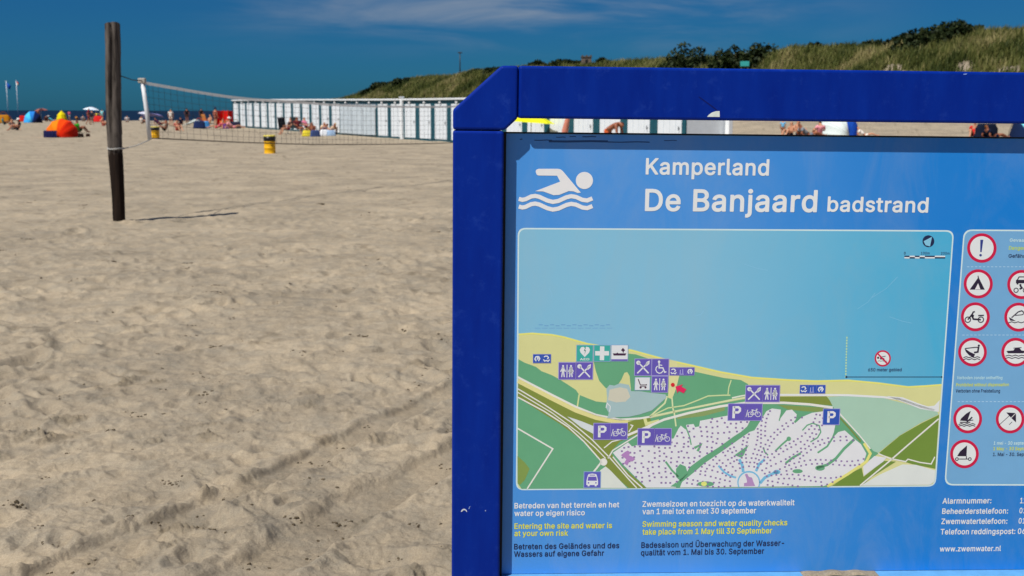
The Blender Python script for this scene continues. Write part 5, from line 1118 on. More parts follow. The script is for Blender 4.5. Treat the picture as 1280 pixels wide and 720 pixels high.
def G_bus(k, f, c, L):
    k.poly([f(.2, .3), f(.26, .14), f(.5, .1), f(.74, .14), f(.8, .3), f(.86, .58), f(.86, .84), f(.78, .84), f(.78, .92), f(.66, .92), f(.66, .84), f(.34, .84), f(.34, .92), f(.22, .92), f(.22, .84), f(.14, .84), f(.14, .58)], c, L)
    k.poly([f(.25, .3), f(.75, .3), f(.79, .56), f(.21, .56)], PUR, L + 1)
    k.stroke([f(.33, .2), f(.67, .2)], f.s * .05, PUR, L + 1)
    for x in (.27, .73): k.disc(f(x, .7), f.s * .05, PUR, L + 1, 8)
def G_shell(k, f, c, L):
    k.stroke([f(.35, .8), f(.2, .55), f(.3, .3), f(.5, .25), f(.55, .5), f(.42, .6)], f.s * .14, c, L); k.stroke([f(.6, .2), f(.75, .5), f(.6, .8)], f.s * .14, c, L)
def G_swirl(k, f, c, L):
    k.stroke([f(.2, .3), f(.4, .2), f(.62, .22), f(.74, .4), f(.6, .55)], f.s * .13, c, L); k.stroke([f(.15, .6), f(.28, .8), f(.5, .72), f(.7, .82), f(.86, .62)], f.s * .13, c, L)
def G_shower(k, f, c, L):
    k.stroke([f(.3, .3), f(.3, .8)], f.s * .08, (170, 172, 214), L); k.stroke([f(.6, .2), f(.62, .8)], f.s * .08, (170, 172, 214), L); k.stroke([f(.2, .86), f(.75, .86)], f.s * .07, (170, 172, 214), L)

class Unit:
    def __init__(s, x0, y0, x1, y1, sh=0.0):
        s.b = (x0, y0, x1, y1); s.s = min(x1 - x0, y1 - y0); s.sh = sh
    def __call__(s, u, v):
        x0, y0, x1, y1 = s.b
        return (x0 + (x1 - x0) * u - s.sh * v, y0 + (y1 - y0) * v)
def icon(rects, name='map_pictogram'):
    k = Ink()
    for (x0, y0, x1, y1, bgc, fg, fn) in rects:
        sh = (x0 - 566) * (y1 - y0) / 9000
        f = Unit(x0, y0, x1, y1, sh)
        k.poly([f(-.04, -.04), f(1.04, -.04), f(1.04, 1.04), f(-.04, 1.04)], (150, 146, 198) if bgc in (PUR, BLU) else (130, 160, 190), 10)
        k.poly([f(0, 0), f(1, 0), f(1, 1), f(0, 1)], bgc, 11)
        fn(k, f, fg, 12)
    k.build(name)
W2 = (206, 210, 226); TEAL = (52, 158, 148); LW = (204, 208, 222)
icon([(666.5, 443, 677.5, 453.5, BLU, W2, G_shell), (677.8, 443, 688.5, 453.5, BLU, W2, G_swirl)])
icon([(698.8, 453.4, 719.4, 473.8, PUR, W2, G_toilet)]); icon([(720.4, 453.4, 740.8, 473.8, PUR, W2, G_cutlery)])
icon([(721.2, 431.8, 741, 451.4, TEAL, W2, G_heart)]); icon([(743, 431.8, 762.6, 451.4, TEAL, W2, G_cross)]); icon([(764.6, 431.6, 784.8, 451, LW, (60, 34, 62), G_boat)])
icon([(794, 449, 814.2, 469, PUR, W2, G_cutlery)]); icon([(815.4, 449, 835.8, 469, PUR, W2, G_wheelchair)])
icon([(837.4, 459.4, 847, 469, PUR, W2, G_swirl), (847.4, 459.4, 857.6, 469, PUR, W2, G_shower), (858, 459.4, 868, 469, PUR, W2, G_shell)])
icon([(794.2, 472, 812.2, 487.4, LW, (70, 40, 60), G_stroller)]); icon([(815.2, 470.6, 834.8, 490, PUR, W2, G_toilet)])
icon([(742.6, 529.4, 763, 549, PUR, W2, G_P), (763.4, 529.4, 784, 549, PUR, W2, G_bike)])
icon([(797.8, 536, 818, 556, PUR, W2, G_P), (818.4, 536, 839, 556, PUR, W2, G_bike)])
icon([(910.8, 505, 931.4, 525.2, PUR, W2, G_P), (931.8, 505, 952.6, 525.2, PUR, W2, G_bike)])
icon([(932.8, 482, 953.4, 502, PUR, W2, G_cutlery), (954, 482, 974.6, 502, PUR, W2, G_toilet)])
icon([(1000.2, 481.4, 1010, 491.6, BLU, W2, G_swirl), (1010.4, 481.4, 1020.6, 491.6, BLU, W2, G_shower), (1021, 481.4, 1031.8, 491.6, BLU, W2, G_shell)])
icon([(1029.6, 511.4, 1049.6, 530.6, BLU, (214, 218, 232), G_P)]); icon([(730.4, 590, 750.6, 609.4, (84, 84, 172), W2, G_bus)])
k = Ink()
k.disc((841, 481), 2.5, (196, 30, 44), 12, 14)
k.poly([(844.2, 483.2), (853.6, 480.4), (851.6, 483.2), (858, 486.6), (854.6, 491.6), (848.6, 488.6), (846.6, 491.4)], (206, 30, 84), 12)
k.build('position_marker')

# ---- legend with the prohibition signs
lg = Ink()
lg.poly(rrect([(1204.6, 286.8), (1500, 288.6), (1500, 607.5), (1180.4, 606.8)], 11), BORDER, 1)
lg.poly(rrect([(1206.2, 288.6), (1498, 290.4), (1498, 605.7), (1182.2, 605)], 10), (104, 156, 196), 2)
for y in (333.5, 418.8, 502):
    x = 1211 - (y - 300) * .069
    while x < 1300:
        lg.poly([(x, y - .5), (x + 3, y - .5), (x + 3, y + .5), (x, y + .5)], (150, 186, 216), 3); x += 5
lg.build('legend_field')
for s, p0, p1, cap, c in (('Gevaarl', (1262, 302), (1284, 302.3), 4, (178, 208, 228)), ('Dangero', (1261, 312), (1284, 312.2), 4.4, (178, 200, 70)), ('Gefährl', (1260.5, 322), (1283, 322.2), 4.4, NAVY),
                          ('Verboden zonder ontheffing', (1196, 474), (1253, 474), 3.9, (170, 206, 228)), ('Prohibited without dispensation', (1195, 483), (1261, 482.6), 4, (190, 200, 60)),
                          ('Verboten ohne Freistellung', (1194.5, 490.6), (1250, 490.6), 4.2, NAVY), ('1 mei - 30 september', (1242, 555.8), (1291, 555.8), 4, (180, 210, 230)),
                          ('1 May - 30 September', (1241.5, 562.8), (1294, 562.8), 4.1, (190, 200, 60)), ('1. Mai - 30. September', (1241, 570), (1297, 570), 4.3, NAVY)):
    write(s, p0, p1, cap, c, 5, .016)
INKD = (34, 24, 48)
def wav(k, f, y, c, L, x0=.22, x1=.8):
    k.stroke([f(x0 + (x1 - x0) * t / 12, y + .018 * math.cos(t * 1.57)) for t in range(13)], f.s * .03, c, L)
def S_excl(k, f, c, L):
    k.poly([f(.46, .22), f(.56, .22), f(.525, .64), f(.475, .64)], (36, 52, 124), L); k.disc(f(.495, .745), f.s * .045, (36, 52, 124), L, 10)
def S_tent(k, f, c, L):
    k.poly([f(.52, .22), f(.54, .3), f(.76, .7), f(.24, .7), f(.5, .3), f(.49, .22)], c, L); k.poly([f(.52, .48), f(.61, .69), f(.42, .69)], (214, 216, 222), L + 1)
def S_moped(k, f, c, L):
    for x in (.27, .72): k.stroke([f(x + .095 * math.cos(t * .524), .6 + .095 * math.sin(t * .524)) for t in range(12)], f.s * .035, c, L, True)
    k.stroke([f(.27, .6), f(.42, .4), f(.44, .34), f(.5, .32)], f.s * .05, c, L); k.stroke([f(.40, .44), f(.46, .58), f(.72, .6)], f.s * .06, c, L); k.stroke([f(.62, .46), f(.82, .45)], f.s * .045, c, L); k.poly([f(.38, .4), f(.48, .44), f(.46, .54), f(.38, .5)], c, L)
def S_jet(k, f, c, L):
    k.poly([f(.24, .38), f(.32, .42), f(.44, .5), f(.62, .58), f(.58, .68), f(.42, .62), f(.3, .5)], c, L); k.stroke([f(.26, .38), f(.6, .34), f(.7, .34)], f.s * .035, c, L)
    k.disc(f(.735, .28), f.s * .04, c, L, 10); k.stroke([f(.73, .32), f(.71, .5), f(.58, .52)], f.s * .06, c, L); wav(k, f, .68, c, L); wav(k, f, .75, c, L)
def S_surf(k, f, c, L):
    k.poly([f(.62, .22), f(.54, .5), f(.52, .58), f(.26, .56), f(.3, .48), f(.46, .32)], c, L); k.stroke([f(.26, .62), f(.62, .62)], f.s * .035, c, L)
    k.stroke([f(.5, .6), f(.6, .52), f(.68, .44)], f.s * .05, c, L); k.stroke([f(.58, .56), f(.72, .54)], f.s * .03, c, L); wav(k, f, .68, c, L); wav(k, f, .74, c, L)
def S_sail(k, f, c, L):
    k.poly([f(.6, .2), f(.6, .58), f(.27, .58), f(.36, .42)], c, L)
    for x in (.27, .72): k.stroke([f(x + .05 * math.cos(t * .785), .68 + .05 * math.sin(t * .785)) for t in range(8)], f.s * .03, c, L, True)
    k.stroke([f(.34, .68), f(.66, .68)], f.s * .03, c, L); k.stroke([f(.6, .58), f(.6, .67)], f.s * .03, c, L)
def S_car(k, f, c, L):
    k.stroke([f(.36, .36), f(.42, .24), f(.74, .24), f(.8, .36)], f.s * .035, c, L); k.poly([f(.32, .34), f(.84, .34), f(.84, .46), f(.32, .46)], c, L)
    k.stroke([f(.38, .46), f(.38, .5)], f.s * .06, c, L)
    for x in (.34, .66): k.stroke([f(x + .075 * math.cos(t * .628), .7 + .075 * math.sin(t * .628)) for t in range(10)], f.s * .03, c, L, True)
    k.disc(f(.48, .52), f.s * .04, c, L, 8); k.stroke([f(.48, .55), f(.54, .62), f(.46, .66)], f.s * .06, c, L)
def S_ski(k, f, c, L):
    k.stroke([f(.28, .52), f(.5, .32), f(.62, .28), f(.72, .36)], f.s * .04, c, L); k.stroke([f(.4, .44), f(.64, .42), f(.72, .36)], f.s * .03, c, L)
    k.poly([f(.18, .5), f(.24, .62), f(.44, .64), f(.3, .56)], c, L); wav(k, f, .68, c, L, .18, .84)
def S_yacht(k, f, c, L):
    k.poly([f(.2, .46), f(.44, .44), f(.5, .36), f(.66, .36), f(.72, .44), f(.88, .46), f(.8, .54), f(.26, .54)], c, L); k.stroke([f(.44, .36), f(.72, .34)], f.s * .025, c, L)
    wav(k, f, .62, c, L, .18, .86); wav(k, f, .70, c, L, .18, .86)
def S_kite(k, f, c, L):
    k.poly([f(.38, .27), f(.72, .29), f(.74, .62), f(.56, .46)], c, L); k.stroke([f(.5, .38), f(.14, .72)], f.s * .02, c, L); k.stroke([f(.6, .6), f(.5, .7)], f.s * .02, c, L); k.stroke([f(.56, .46), f(.72, .29)], f.s * .02, (214, 216, 222), L + 1)
def S_noswim(k, f, c, L):
    k.disc(f(.24, .46), f.s * .07, c, L, 10); k.stroke([f(.38, .42), f(.7, .36)], f.s * .04, c, L); k.poly([f(.36, .44), f(.6, .48), f(.66, .58), f(.36, .56)], c, L); wav(k, f, .66, (60, 130, 120), L); k.stroke([f(.16, .16), f(.84, .84)], f.s * .1, (190, 20, 70), L + 2)
for (x, y, r, fn) in ((1227.3, 310, 18.4, S_excl), (1222.8, 354.8, 18.2, S_tent), (1219.2, 396, 18.1, S_moped), (1215.6, 440, 18, S_jet), (1209.6, 523.6, 18, S_surf), (1205.6, 567.4, 17.9, S_sail),
                      (1277.2, 355.6, 18.2, S_car), (1273.4, 396.4, 18.1, S_ski), (1269.6, 440.2, 18, S_yacht), (1262.6, 523.8, 17.9, S_kite), (1103.4, 448, 10.2, S_noswim)):
    k = Ink()
    k.disc((x, y), r, (186, 12, 62), 5, 44); k.disc((x, y), r * .80, (206, 212, 220), 6, 40)
    fn(k, Unit(x - r, y - r, x + r, y + r, r * .1), INKD, 7)
    k.build('prohibition_sign')
# runs of dried dirt along the top edge of the panel
dk = Ink()
for (x0, x1, y, w) in ((668, 690, 175.2, 1.2), (686, 760, 176.6, 2.6), (760, 812, 177.5, 1.4), (695, 707, 171.4, 1.0), (712, 720, 170.6, 1.0), (728, 745, 170.8, 1.4), (650, 653, 174, 1.4), (830, 846, 175.5, 1.0)):
    dk.stroke([(x0, y), (x0 + (x1 - x0) * .3, y + .3), (x0 + (x1 - x0) * .7, y - .2), (x1, y + .2)], w, (14, 62, 112), 2)
dk.build('dirt_streaks')
# sand drifted on the lower beam
def drift():
    V, F = [], []
    x0, x1 = loc(1002, 716, 0.02).x, loc(1096, 716, .02).x
    n, mm = 40, 6
    for i in range(n + 1):
        for j in range(mm + 1):
            u, v = i / n, j / mm
            h = .010 * math.sin(math.pi * u) ** .7 * (1 - v * .6) * (.8 + .4 * math.sin(u * 19)) * (1 if 0 < v else .25)
            V.append((x0 + (x1 - x0) * u, .003 + v * (PC - .0035), zbot + max(h, 0) + .0004))
    F = [(i * (mm + 1) + j, (i + 1) * (mm + 1) + j, (i + 1) * (mm + 1) + j + 1, i * (mm + 1) + j + 1) for i in range(n) for j in range(mm)]
    o = np_mesh('sand_drift', [tuple(SM @ Vector(v)) for v in V], F, [bpy.data.materials['dry_sand']])
    tag(o, 'little drift of sand lying on the lower rail of the board', 'sand drift', kind='stuff')
drift()
# ------------------------------------------------------------------ wooden post and net
def wood():
    m, nt, p = nmat('weathered_wood')
    tcn = node(nt, 'ShaderNodeTexCoord')
    mpn = node(nt, 'ShaderNodeMapping'); mpn.inputs['Scale'].default_value = (22, 22, 1.4)
    nz = node(nt, 'ShaderNodeTexNoise', Scale=1.0, Detail=8.0, Roughness=0.7, Distortion=0.4)
    nt.links.new(tcn.outputs['Object'], mpn.inputs[0]); nt.links.new(mpn.outputs[0], nz.inputs['Vector'])
    grey = node(nt, 'ShaderNodeValToRGB'); e = grey.color_ramp.elements
    e[0].position = .34; e[0].color = (0.014, 0.011, 0.009, 1); e[1].position = .66; e[1].color = (0.17, 0.145, 0.125, 1)
    dark = node(nt, 'ShaderNodeValToRGB'); e = dark.color_ramp.elements
    e[0].position = .3; e[0].color = (0.008, 0.006, 0.005, 1); e[1].position = .75; e[1].color = (0.030, 0.017, 0.011, 1)
    nt.links.new(nz.outputs[0], grey.inputs[0]); nt.links.new(nz.outputs[0], dark.inputs[0])
    sp = node(nt, 'ShaderNodeSeparateXYZ'); nt.links.new(tcn.outputs['Object'], sp.inputs[0])
    ad = node(nt, 'ShaderNodeMath', _operation='MULTIPLY_ADD'); ad.inputs[1].default_value = 0.5; nt.links.new(nz.outputs[0], ad.inputs[0]); nt.links.new(sp.outputs[2], ad.inputs[2])
    st = node(nt, 'ShaderNodeMapRange', _interpolation_type='SMOOTHSTEP'); st.inputs[1].default_value = 1.30; st.inputs[2].default_value = 1.42
    nt.links.new(ad.outputs[0], st.inputs[0])
    mx = node(nt, 'ShaderNodeMix', _data_type='RGBA'); nt.links.new(st.outputs[0], mx.inputs[0]); nt.links.new(dark.outputs[0], mx.inputs[6]); nt.links.new(grey.outputs[0], mx.inputs[7])
    nt.links.new(mx.outputs[2], p.inputs['Base Color']); p.inputs['Roughness'].default_value = .9; p.inputs['Specular IOR Level'].default_value = .15
    b = node(nt, 'ShaderNodeBump', Strength=.8, Distance=.012); nt.links.new(nz.outputs[0], b.inputs['Height']); nt.links.new(b.outputs[0], p.inputs['Normal'])
    return m
WOOD = wood()
ROPE = mat((205, 205, 200), 1.2, .8, .1, .1, 40)
DROPE = mat((70, 68, 64), 1.2, .8, .1, .1, 40)

def make_post(loc_, H, label, seed, lash=None, bend=0.0):
    root = thing('wooden_post', label, 'post', loc_, 0, 'posts holding the volleyball net')
    n, rows = 40, 90
    V, F = [], []
    for i in range(rows + 1):
        z = -0.5 + (H + 0.5) * i / rows
        t = max(z, 0) / H
        w = np.interp(t, [0, .3, .55, 1], [.086, .102, .104, .103])
        ox = bend * (1 - t) ** 2 + .012 * math.sin(t * 7 + seed)
        for k in range(n):
            a = 2 * math.pi * k / n
            ca, sa = math.cos(a), math.sin(a)
            q = 1 / (abs(ca) ** 3.2 + abs(sa) ** 3.2) ** (1 / 3.2) if t > .45 else 1 / (abs(ca) ** 2.3 + abs(sa) ** 2.3) ** (1 / 2.3)
            r = w * q * (1 + .08 * float(vnoise(np.array([k * .35 + seed * 9]), np.array([z * 1.4]))[0]) + .07 * float(vnoise(np.array([k * .9 + seed * 5]), np.array([z * 5.0]))[0]))
            # a long drying crack down the front of the upper half
            da = (a - 1.5 * math.pi - .1 * math.sin(z * 3)) 
            if t > .42: r *= 1 - .5 * math.exp(-(da / .17) ** 2) * min(1, (t - .42) * 6)
            da2 = a - 1.5 * math.pi + .75
            if t > .6: r *= 1 - .16 * math.exp(-(da2 / .07) ** 2)
            top = .03 * math.cos(a + 1) if i == rows else 0
            V.append((ox + r * ca, r * sa, z + top))
    for i in range(rows):
        for k in range(n): F.append((i * n + k, i * n + (k + 1) % n, (i + 1) * n + (k + 1) % n, (i + 1) * n + k))
    b = MB(); b.add(V, F, WOOD); b.add(V[-n:], [tuple(range(n))], WOOD)
    b.build('timber', root, True)
    if lash:
        l = MB(); z = lash; ox = bend * (1 - z / H) ** 2
        for dz in (0, .012): l.tube([(ox + .122 * math.cos(t * .393), .122 * math.sin(t * .393), z + dz + .006 * math.sin(t)) for t in range(17)], .0045, ROPE, 6)
        l.build('rope_lashing', root, True)
    return root

pb = gp(148, 277.5)
HP = at_depth(142, 30, pb.y).z
post = make_post((pb.x - .018, pb.y, pb.z), HP, 'weathered wooden post with a split grey top and dark foot, at the left', 1, lash=at_depth(144, 186, pb.y).z, bend=.02)
post.rotation_euler = (0, .024, 0)

# net: spreader bar, tape, threads
NT = [(179, 103.5, 18.5), (293, 122.0, 20.8), (380, 128.3, 23), (414, 131, 24), (480, 133.2, 25.8), (560, 133.4, 28.2)]
NB = [(187, 172.5, 18.5), (293, 177.5, 20.8), (380, 180.3, 23), (414, 180.6, 24), (480, 180.4, 25.8), (560, 178.6, 28.2)]
top3 = [at_depth(*p) for p in NT]; bot3 = [at_depth(*p) for p in NB]
ex = (top3[-1] - top3[-2]).normalized()
top3.append(top3[-1] + (top3[-1] - top3[-2]) * .45 + Vector((0, 0, .06))); bot3.append(bot3[-1] + (bot3[-1] - bot3[-2]) * .45 + Vector((0, 0, .05)))
def curve_at(P, t):
    """smooth curve through the points, t 0..1 by length along x"""
    s = [0]
    for a, b in zip(P, P[1:]): s.append(s[-1] + math.hypot(b.x - a.x, b.y - a.y))
    x = t * s[-1]
    i = min(len(P) - 2, max(0, next((k for k in range(len(s) - 1) if x <= s[k + 1] + 1e-9), len(P) - 2)))
    f = (x - s[i]) / (s[i + 1] - s[i])
    p0, p1, p2, p3 = P[max(i - 1, 0)], P[i], P[i + 1], P[min(i + 2, len(P) - 1)]
    return 0.5 * ((2 * p1) + (p2 - p0) * f + (2 * p0 - 5 * p1 + 4 * p2 - p3) * f * f + (3 * p1 - p0 - 3 * p2 + p3) * f ** 3)
LEN = sum(math.hypot(b.x - a.x, b.y - a.y) for a, b in zip(top3, top3[1:]))
THREAD = mat((56, 64, 70), 1.0, .8, .1, .1, 30)
TAPE = leaf_material('tape_fabric', [(.78, .76, .73), (.74, .72, .69)], .8, .7)
_nt = TAPE.node_tree; _o = _nt.nodes['Material Output']; _src = _o.inputs[0].links[0].from_socket      # transparency added to thin the tape's shadow on the sand
_tr = _nt.nodes.new('ShaderNodeBsdfTransparent'); _mx = _nt.nodes.new('ShaderNodeMixShader'); _mx.inputs[0].default_value = .45
_nt.links.new(_src, _mx.inputs[1]); _nt.links.new(_tr.outputs[0], _mx.inputs[2]); _nt.links.new(_mx.outputs[0], _o.inputs[0])
def make_net():
    o0 = bot3[0]
    root = thing('volleyball_net', 'sagging beach volleyball net with a white top tape hung between wooden posts', 'volleyball net', (o0.x, o0.y, float(ground_z(o0.x, o0.y))))
    off = Vector(root.location)
    th = MB(); nc = int(LEN / .17); nr = 8
    P = [[None] * (nr + 1) for _ in range(nc + 1)]
    for i in range(nc + 1):
        a, b = curve_at(top3, i / nc), curve_at(bot3, i / nc)
        for j in range(nr + 1):
            P[i][j] = a.lerp(b, j / nr) - off + Vector((0, .02 * math.sin(i * .5 + j), 0))
    for i in range(1, nc + 1): th.tube(P[i], 0.0027, THREAD, 3, False)
    for j in range(1, nr): th.tube([P[i][j] for i in range(nc + 1)], 0.0027, THREAD, 3, False)
    th.build('net_mesh', root)
    def band(C, h, name, m):
        b = MB(); n = 80; vs_, fs = [], []
        for i in range(n + 1):
            p = curve_at(C, i / n) - off
            for dz, dy in ((-h / 2, -.002), (h / 2, -.002), (h / 2, .002), (-h / 2, .002)): vs_.append((p.x, p.y + dy, p.z + dz))
        for i in range(n):
            for k in range(4): fs.append((i * 4 + k, i * 4 + (k + 1) % 4, i * 4 + 4 + (k + 1) % 4, i * 4 + 4 + k))
        b.add(vs_, fs, m); b.build(name, root)
    band(top3, .05, 'top_tape', TAPE)
    band(bot3, .018, 'bottom_tape', mat((96, 90, 78), 1.2, .8, .1, .2, 12))
    bar = MB(); a, b_ = top3[0] - off + Vector((-.012, 0, .03)), bot3[0] - off + Vector((.004, 0, -.03))
    bar.tube([a, a.lerp(b_, .5) + Vector((.008, 0, 0)), b_], .035, mat((206, 208, 210), .95, .5, .3, .1, 9), 12)
    bar.build('spreader_bar', root, True)
    cp_ = MB(); cp_.box(tuple(a + Vector((-.062, -.045, -.035))), tuple(a + Vector((.052, .045, .045))), mat((176, 170, 160), 1.0), .012); cp_.build('corner_clamp', root)
    q = at_depth(151.5, 95, pb.y) - off; q2 = at_depth(152, 186.5, pb.y) - off
    e1, e2 = top3[-1] - off, bot3[-1] - off
    d = (top3[-1] - top3[-2]).normalized() * .5
    for u, v, m in ((a, q, DROPE), (b_, q2, ROPE), (e1, e1 + d, ROPE), (e2, e2 + Vector((d.x, d.y, 0)), ROPE)):
        rp = MB(); rp.tube([u, u.lerp(v, .5) + Vector((0, 0, -.02)), v], .008, m, 5); rp.build('guy_rope', root, True)
make_net()
pe = top3[-1] + (top3[-1] - top3[-2]).normalized() * .62
make_post((pe.x, pe.y, 0), 2.3, 'grey wooden post at the far end of the net, hidden behind the board', 5)

# ------------------------------------------------------------------ beach huts
HA, HB = gz(585, 61.5), gz(292, 103.0)
HA.z = 0; HB.z = float(ground_z(HB.x, HB.y))
dirv = Vector((HA.x - HB.x, HA.y - HB.y, 0)); ROWLEN = dirv.length; dirv.normalize()
backv = Vector((-dirv.y, dirv.x, 0))
WHT = mat((206, 212, 216), .86, .6, .3, .06, 3)
HUTGREY = mat((176, 186, 192), .9, .8, .2, .12, 2)
TEALD = mat((28, 84, 98), 1.1, .6, .3, .15, 6)
HH, PIT, DEP = 2.46, 2.15, 1.95
hut_rz = math.atan2(dirv.y, dirv.x)
def make_hut(kind):
    # local x along the row towards the camera end, y to the back, z up
    lab = {'door': 'white beach hut with a teal framed door', 'awning': 'white hut with a grey canvas screen over its front', 'end': 'end hut'}[kind]
    r = thing('beach_hut', lab, 'beach hut', (0, 0, 0), hut_rz, 'row of white beach huts')
    w = PIT / 2 - .006
    b = MB(); b.box((-w, 0, 0), (w, DEP, HH - .1), WHT); b.build('wall', r)
    b = MB(); b.box((-w, -.17, HH - .1), (w, DEP + .08, HH), mat((214, 218, 220), .86, .5), .012)
    b.box((-w, -.05, HH - .31), (w, -.004, HH - .104), TEALD); b.build('roof', r)
    b = MB(); b.box((-w, -.03, -.3), (w, -.003, .13), TEALD); b.build('plinth', r)
    if kind != 'awning':
        d = MB(); d.box((-w + .26, -.045, .14), (w - .26, -.004, HH - .33), mat((210, 216, 220), .86, .6, .3, .05, 4), .01)
        for x in (-.4, 0, .4): d.box((x - .008, -.05, .2), (x + .008, -.0455, HH - .4), HUTGREY)
        d = d.build('door', r)
        h = MB(); h.tube([(w - .42, -.10, 1.0), (w - .42, -.10, 1.16)], .018, mat((120, 124, 128), 1, .4), 8); h.box((w - .435, -.1, 1.06), (w - .405, -.046, 1.1), DARK); h.build('handle', d)
        for s in (-1, 1):
            t = MB(); t.box((s * (w - .13) - .13, -.06, .131), (s * (w - .13) + .13, -.004, HH - .312), TEALD); t.build('corner_trim', r)
    else:
        c = MB(); n = 28; vs_, fs = [], []
        for i in range(n + 1):
            u = i / n
            for z in (.14, HH - .36): vs_.append((-w + .03 + u * (2 * w - .06), -.12 - .05 * math.sin(u * 22), z))
        fs = [(2 * i, 2 * i + 1, 2 * i + 3, 2 * i + 2) for i in range(n)]
        c.add(vs_, fs, HUTGREY); c.build('canvas_screen', r)
    l = MB(); l.box((-.07, -.16, HH - .30), (.07, -.055, HH - .18), mat((220, 222, 224), .86, .4), .02); l.build('wall_lamp', r)
    return r
protos = {'door': make_hut('door'), 'awning': make_hut('awning')}
used = set()
ordinal = ['first', 'second', 'third', 'fourth', 'fifth', 'sixth', 'seventh', 'eighth', 'ninth', 'tenth', 'eleventh', 'twelfth', 'thirteenth', 'fourteenth', 'fifteenth', 'sixteenth', 'seventeenth', 'eighteenth', 'nineteenth', 'twentieth',
           'twenty-first', 'twenty-second', 'twenty-third', 'twenty-fourth', 'twenty-fifth', 'twenty-sixth', 'twenty-seventh', 'twenty-eighth', 'twenty-ninth', 'thirtieth', 'thirty-first', 'thirty-second', 'thirty-third', 'thirty-fourth']
n_h = int(round((ROWLEN + 19.6) / PIT))
for i in range(n_h):
    t = (i + .5) * PIT
    p = HB + dirv * t
    kx = to_px((p.x, p.y, 1.0))[0]
    kind = 'awning' if 428 < kx < 476 else 'door'
    h = protos[kind] if kind not in used else copy_tree(protos[kind]); used.add(kind)
    h.location = (p.x, p.y, float(ground_z(p.x, p.y)) - .02)
    extra = ''
    if kind == 'awning': extra = 'hut with pale grey canvas front, %s from the far left end of the row' % ordinal[i]
    elif kx < 572: extra = 'white beach hut with teal trim, %s from the far left end of the row' % ordinal[i]
    else: extra = 'white beach hut with teal trim behind the board, %s from the row\'s near end' % ordinal[n_h - 1 - i]
    h['label'] = extra
    if i == n_h - 1: last_end = HB + dirv * (n_h * PIT)
# corner boards closing the row's ends and the white post between the two halves
def corner_board(p, label):
    r = thing('corner_post', label, 'post', (p.x, p.y, 0), hut_rz)
    b = MB(); b.box((-.13, -.2, -.3), (.13, -.061, 2.52), mat((214, 218, 222), .82, .6), .015); b.build('timber', r)
    b = MB(); b.box((-.17, -.24, 2.522), (.17, -.03, 2.58), WHT, .012); b.build('cap', r)
tt = next(t * .05 for t in range(4000) if to_px(tuple((HB + dirv * (t * .05)) + Vector((0, 0, 1))))[0] >= 499.5)
pq = HB + dirv * (round(tt / PIT) * PIT); corner_board(pq, 'white corner post between the two halves of the hut row')
pr = last_end + backv * DEP + dirv * .2
r = thing('corner_post', 'white corner post at the back of the last beach hut, seen through the slot', 'post', (pr.x, pr.y, 0), hut_rz)
b = MB(); b.box((-.12, -.1, -.3), (.12, .1, 2.5), mat((214, 218, 222), .82, .6), .015); b.build('timber', r)

# ------------------------------------------------------------------ people
SKIN = [mat((196, 140, 108), 1.0, .55, .35, .08, 8), mat((150, 92, 66), 1.0, .55, .35, .08, 8), mat((214, 168, 140), 1.0, .55, .35, .08, 8)]
def cloth(rgb): return mat(tuple(rgb), .9, .9, .1, .12, 14)
POSES = {
    'stand': dict(pel=(0, 0, .94), che=(0, .01, 1.30), nec=(0, .0, 1.47), hed=(0, -.02, 1.62), sh=(.19, 0, 1.42), el=(.25, .03, 1.14), ha=(.25, -.08, .90), hi=(.09, 0, .90), kn=(.10, -.02, .50), an=(.10, .03, .09), to=(.12, -.14, .05)),
    'walk': dict(pel=(0, 0, .92), che=(0, -.02, 1.29), nec=(0, -.04, 1.46), hed=(0, -.07, 1.61), sh=(.19, -.03, 1.41), el=(.24, .10, 1.15), ha=(.25, .0, .92), hi=(.09, 0, .88), kn=(.10, -.14, .48), an=(.10, -.10, .09), to=(.12, -.28, .05), kn2=(.10, .06, .47), an2=(.10, .30, .12), to2=(.10, .16, .05)),
    'sit': dict(pel=(0, 0, .12), che=(0, .10, .47), nec=(0, .10, .64), hed=(0, .06, .79), sh=(.19, .10, .59), el=(.27, .05, .36), ha=(.20, -.24, .36), hi=(.09, -.03, .13), kn=(.13, -.38, .45), an=(.12, -.66, .09), to=(.13, -.82, .05)),
    'recline': dict(pel=(0, 0, .12), che=(0, .30, .36), nec=(0, .42, .49), hed=(0, .48, .63), sh=(.19, .38, .46), el=(.26, .46, .20), ha=(.27, .26, .06), hi=(.09, -.04, .12), kn=(.11, -.44, .26), an=(.11, -.84, .09), to=(.13, -.92, .18)),
    'chair': dict(pel=(0, 0, .42), che=(0, .14, .76), nec=(0, .18, .93), hed=(0, .16, 1.08), sh=(.19, .17, .87), el=(.27, .06, .64), ha=(.24, -.18, .62), hi=(.09, -.03, .43), kn=(.12, -.46, .46), an=(.12, -.60, .09), to=(.13, -.76, .05)),
    'lie': dict(pel=(0, 0, .13), che=(0, .36, .15), nec=(0, .54, .20), hed=(0, .68, .24), sh=(.19, .48, .16), el=(.30, .66, .10), ha=(.12, .82, .08), hi=(.09, -.05, .12), kn=(.11, -.48, .11), an=(.11, -.88, .10), to=(.12, -1.0, .05)),
    'bend': dict(pel=(0, .10, .90), che=(0, -.20, 1.08), nec=(0, -.34, 1.12), hed=(0, -.47, 1.08), sh=(.19, -.30, 1.08), el=(.23, -.36, .80), ha=(.18, -.48, .58), hi=(.09, .10, .86), kn=(.10, .03, .48), an=(.10, .08, .09), to=(.12, -.10, .05)),
}
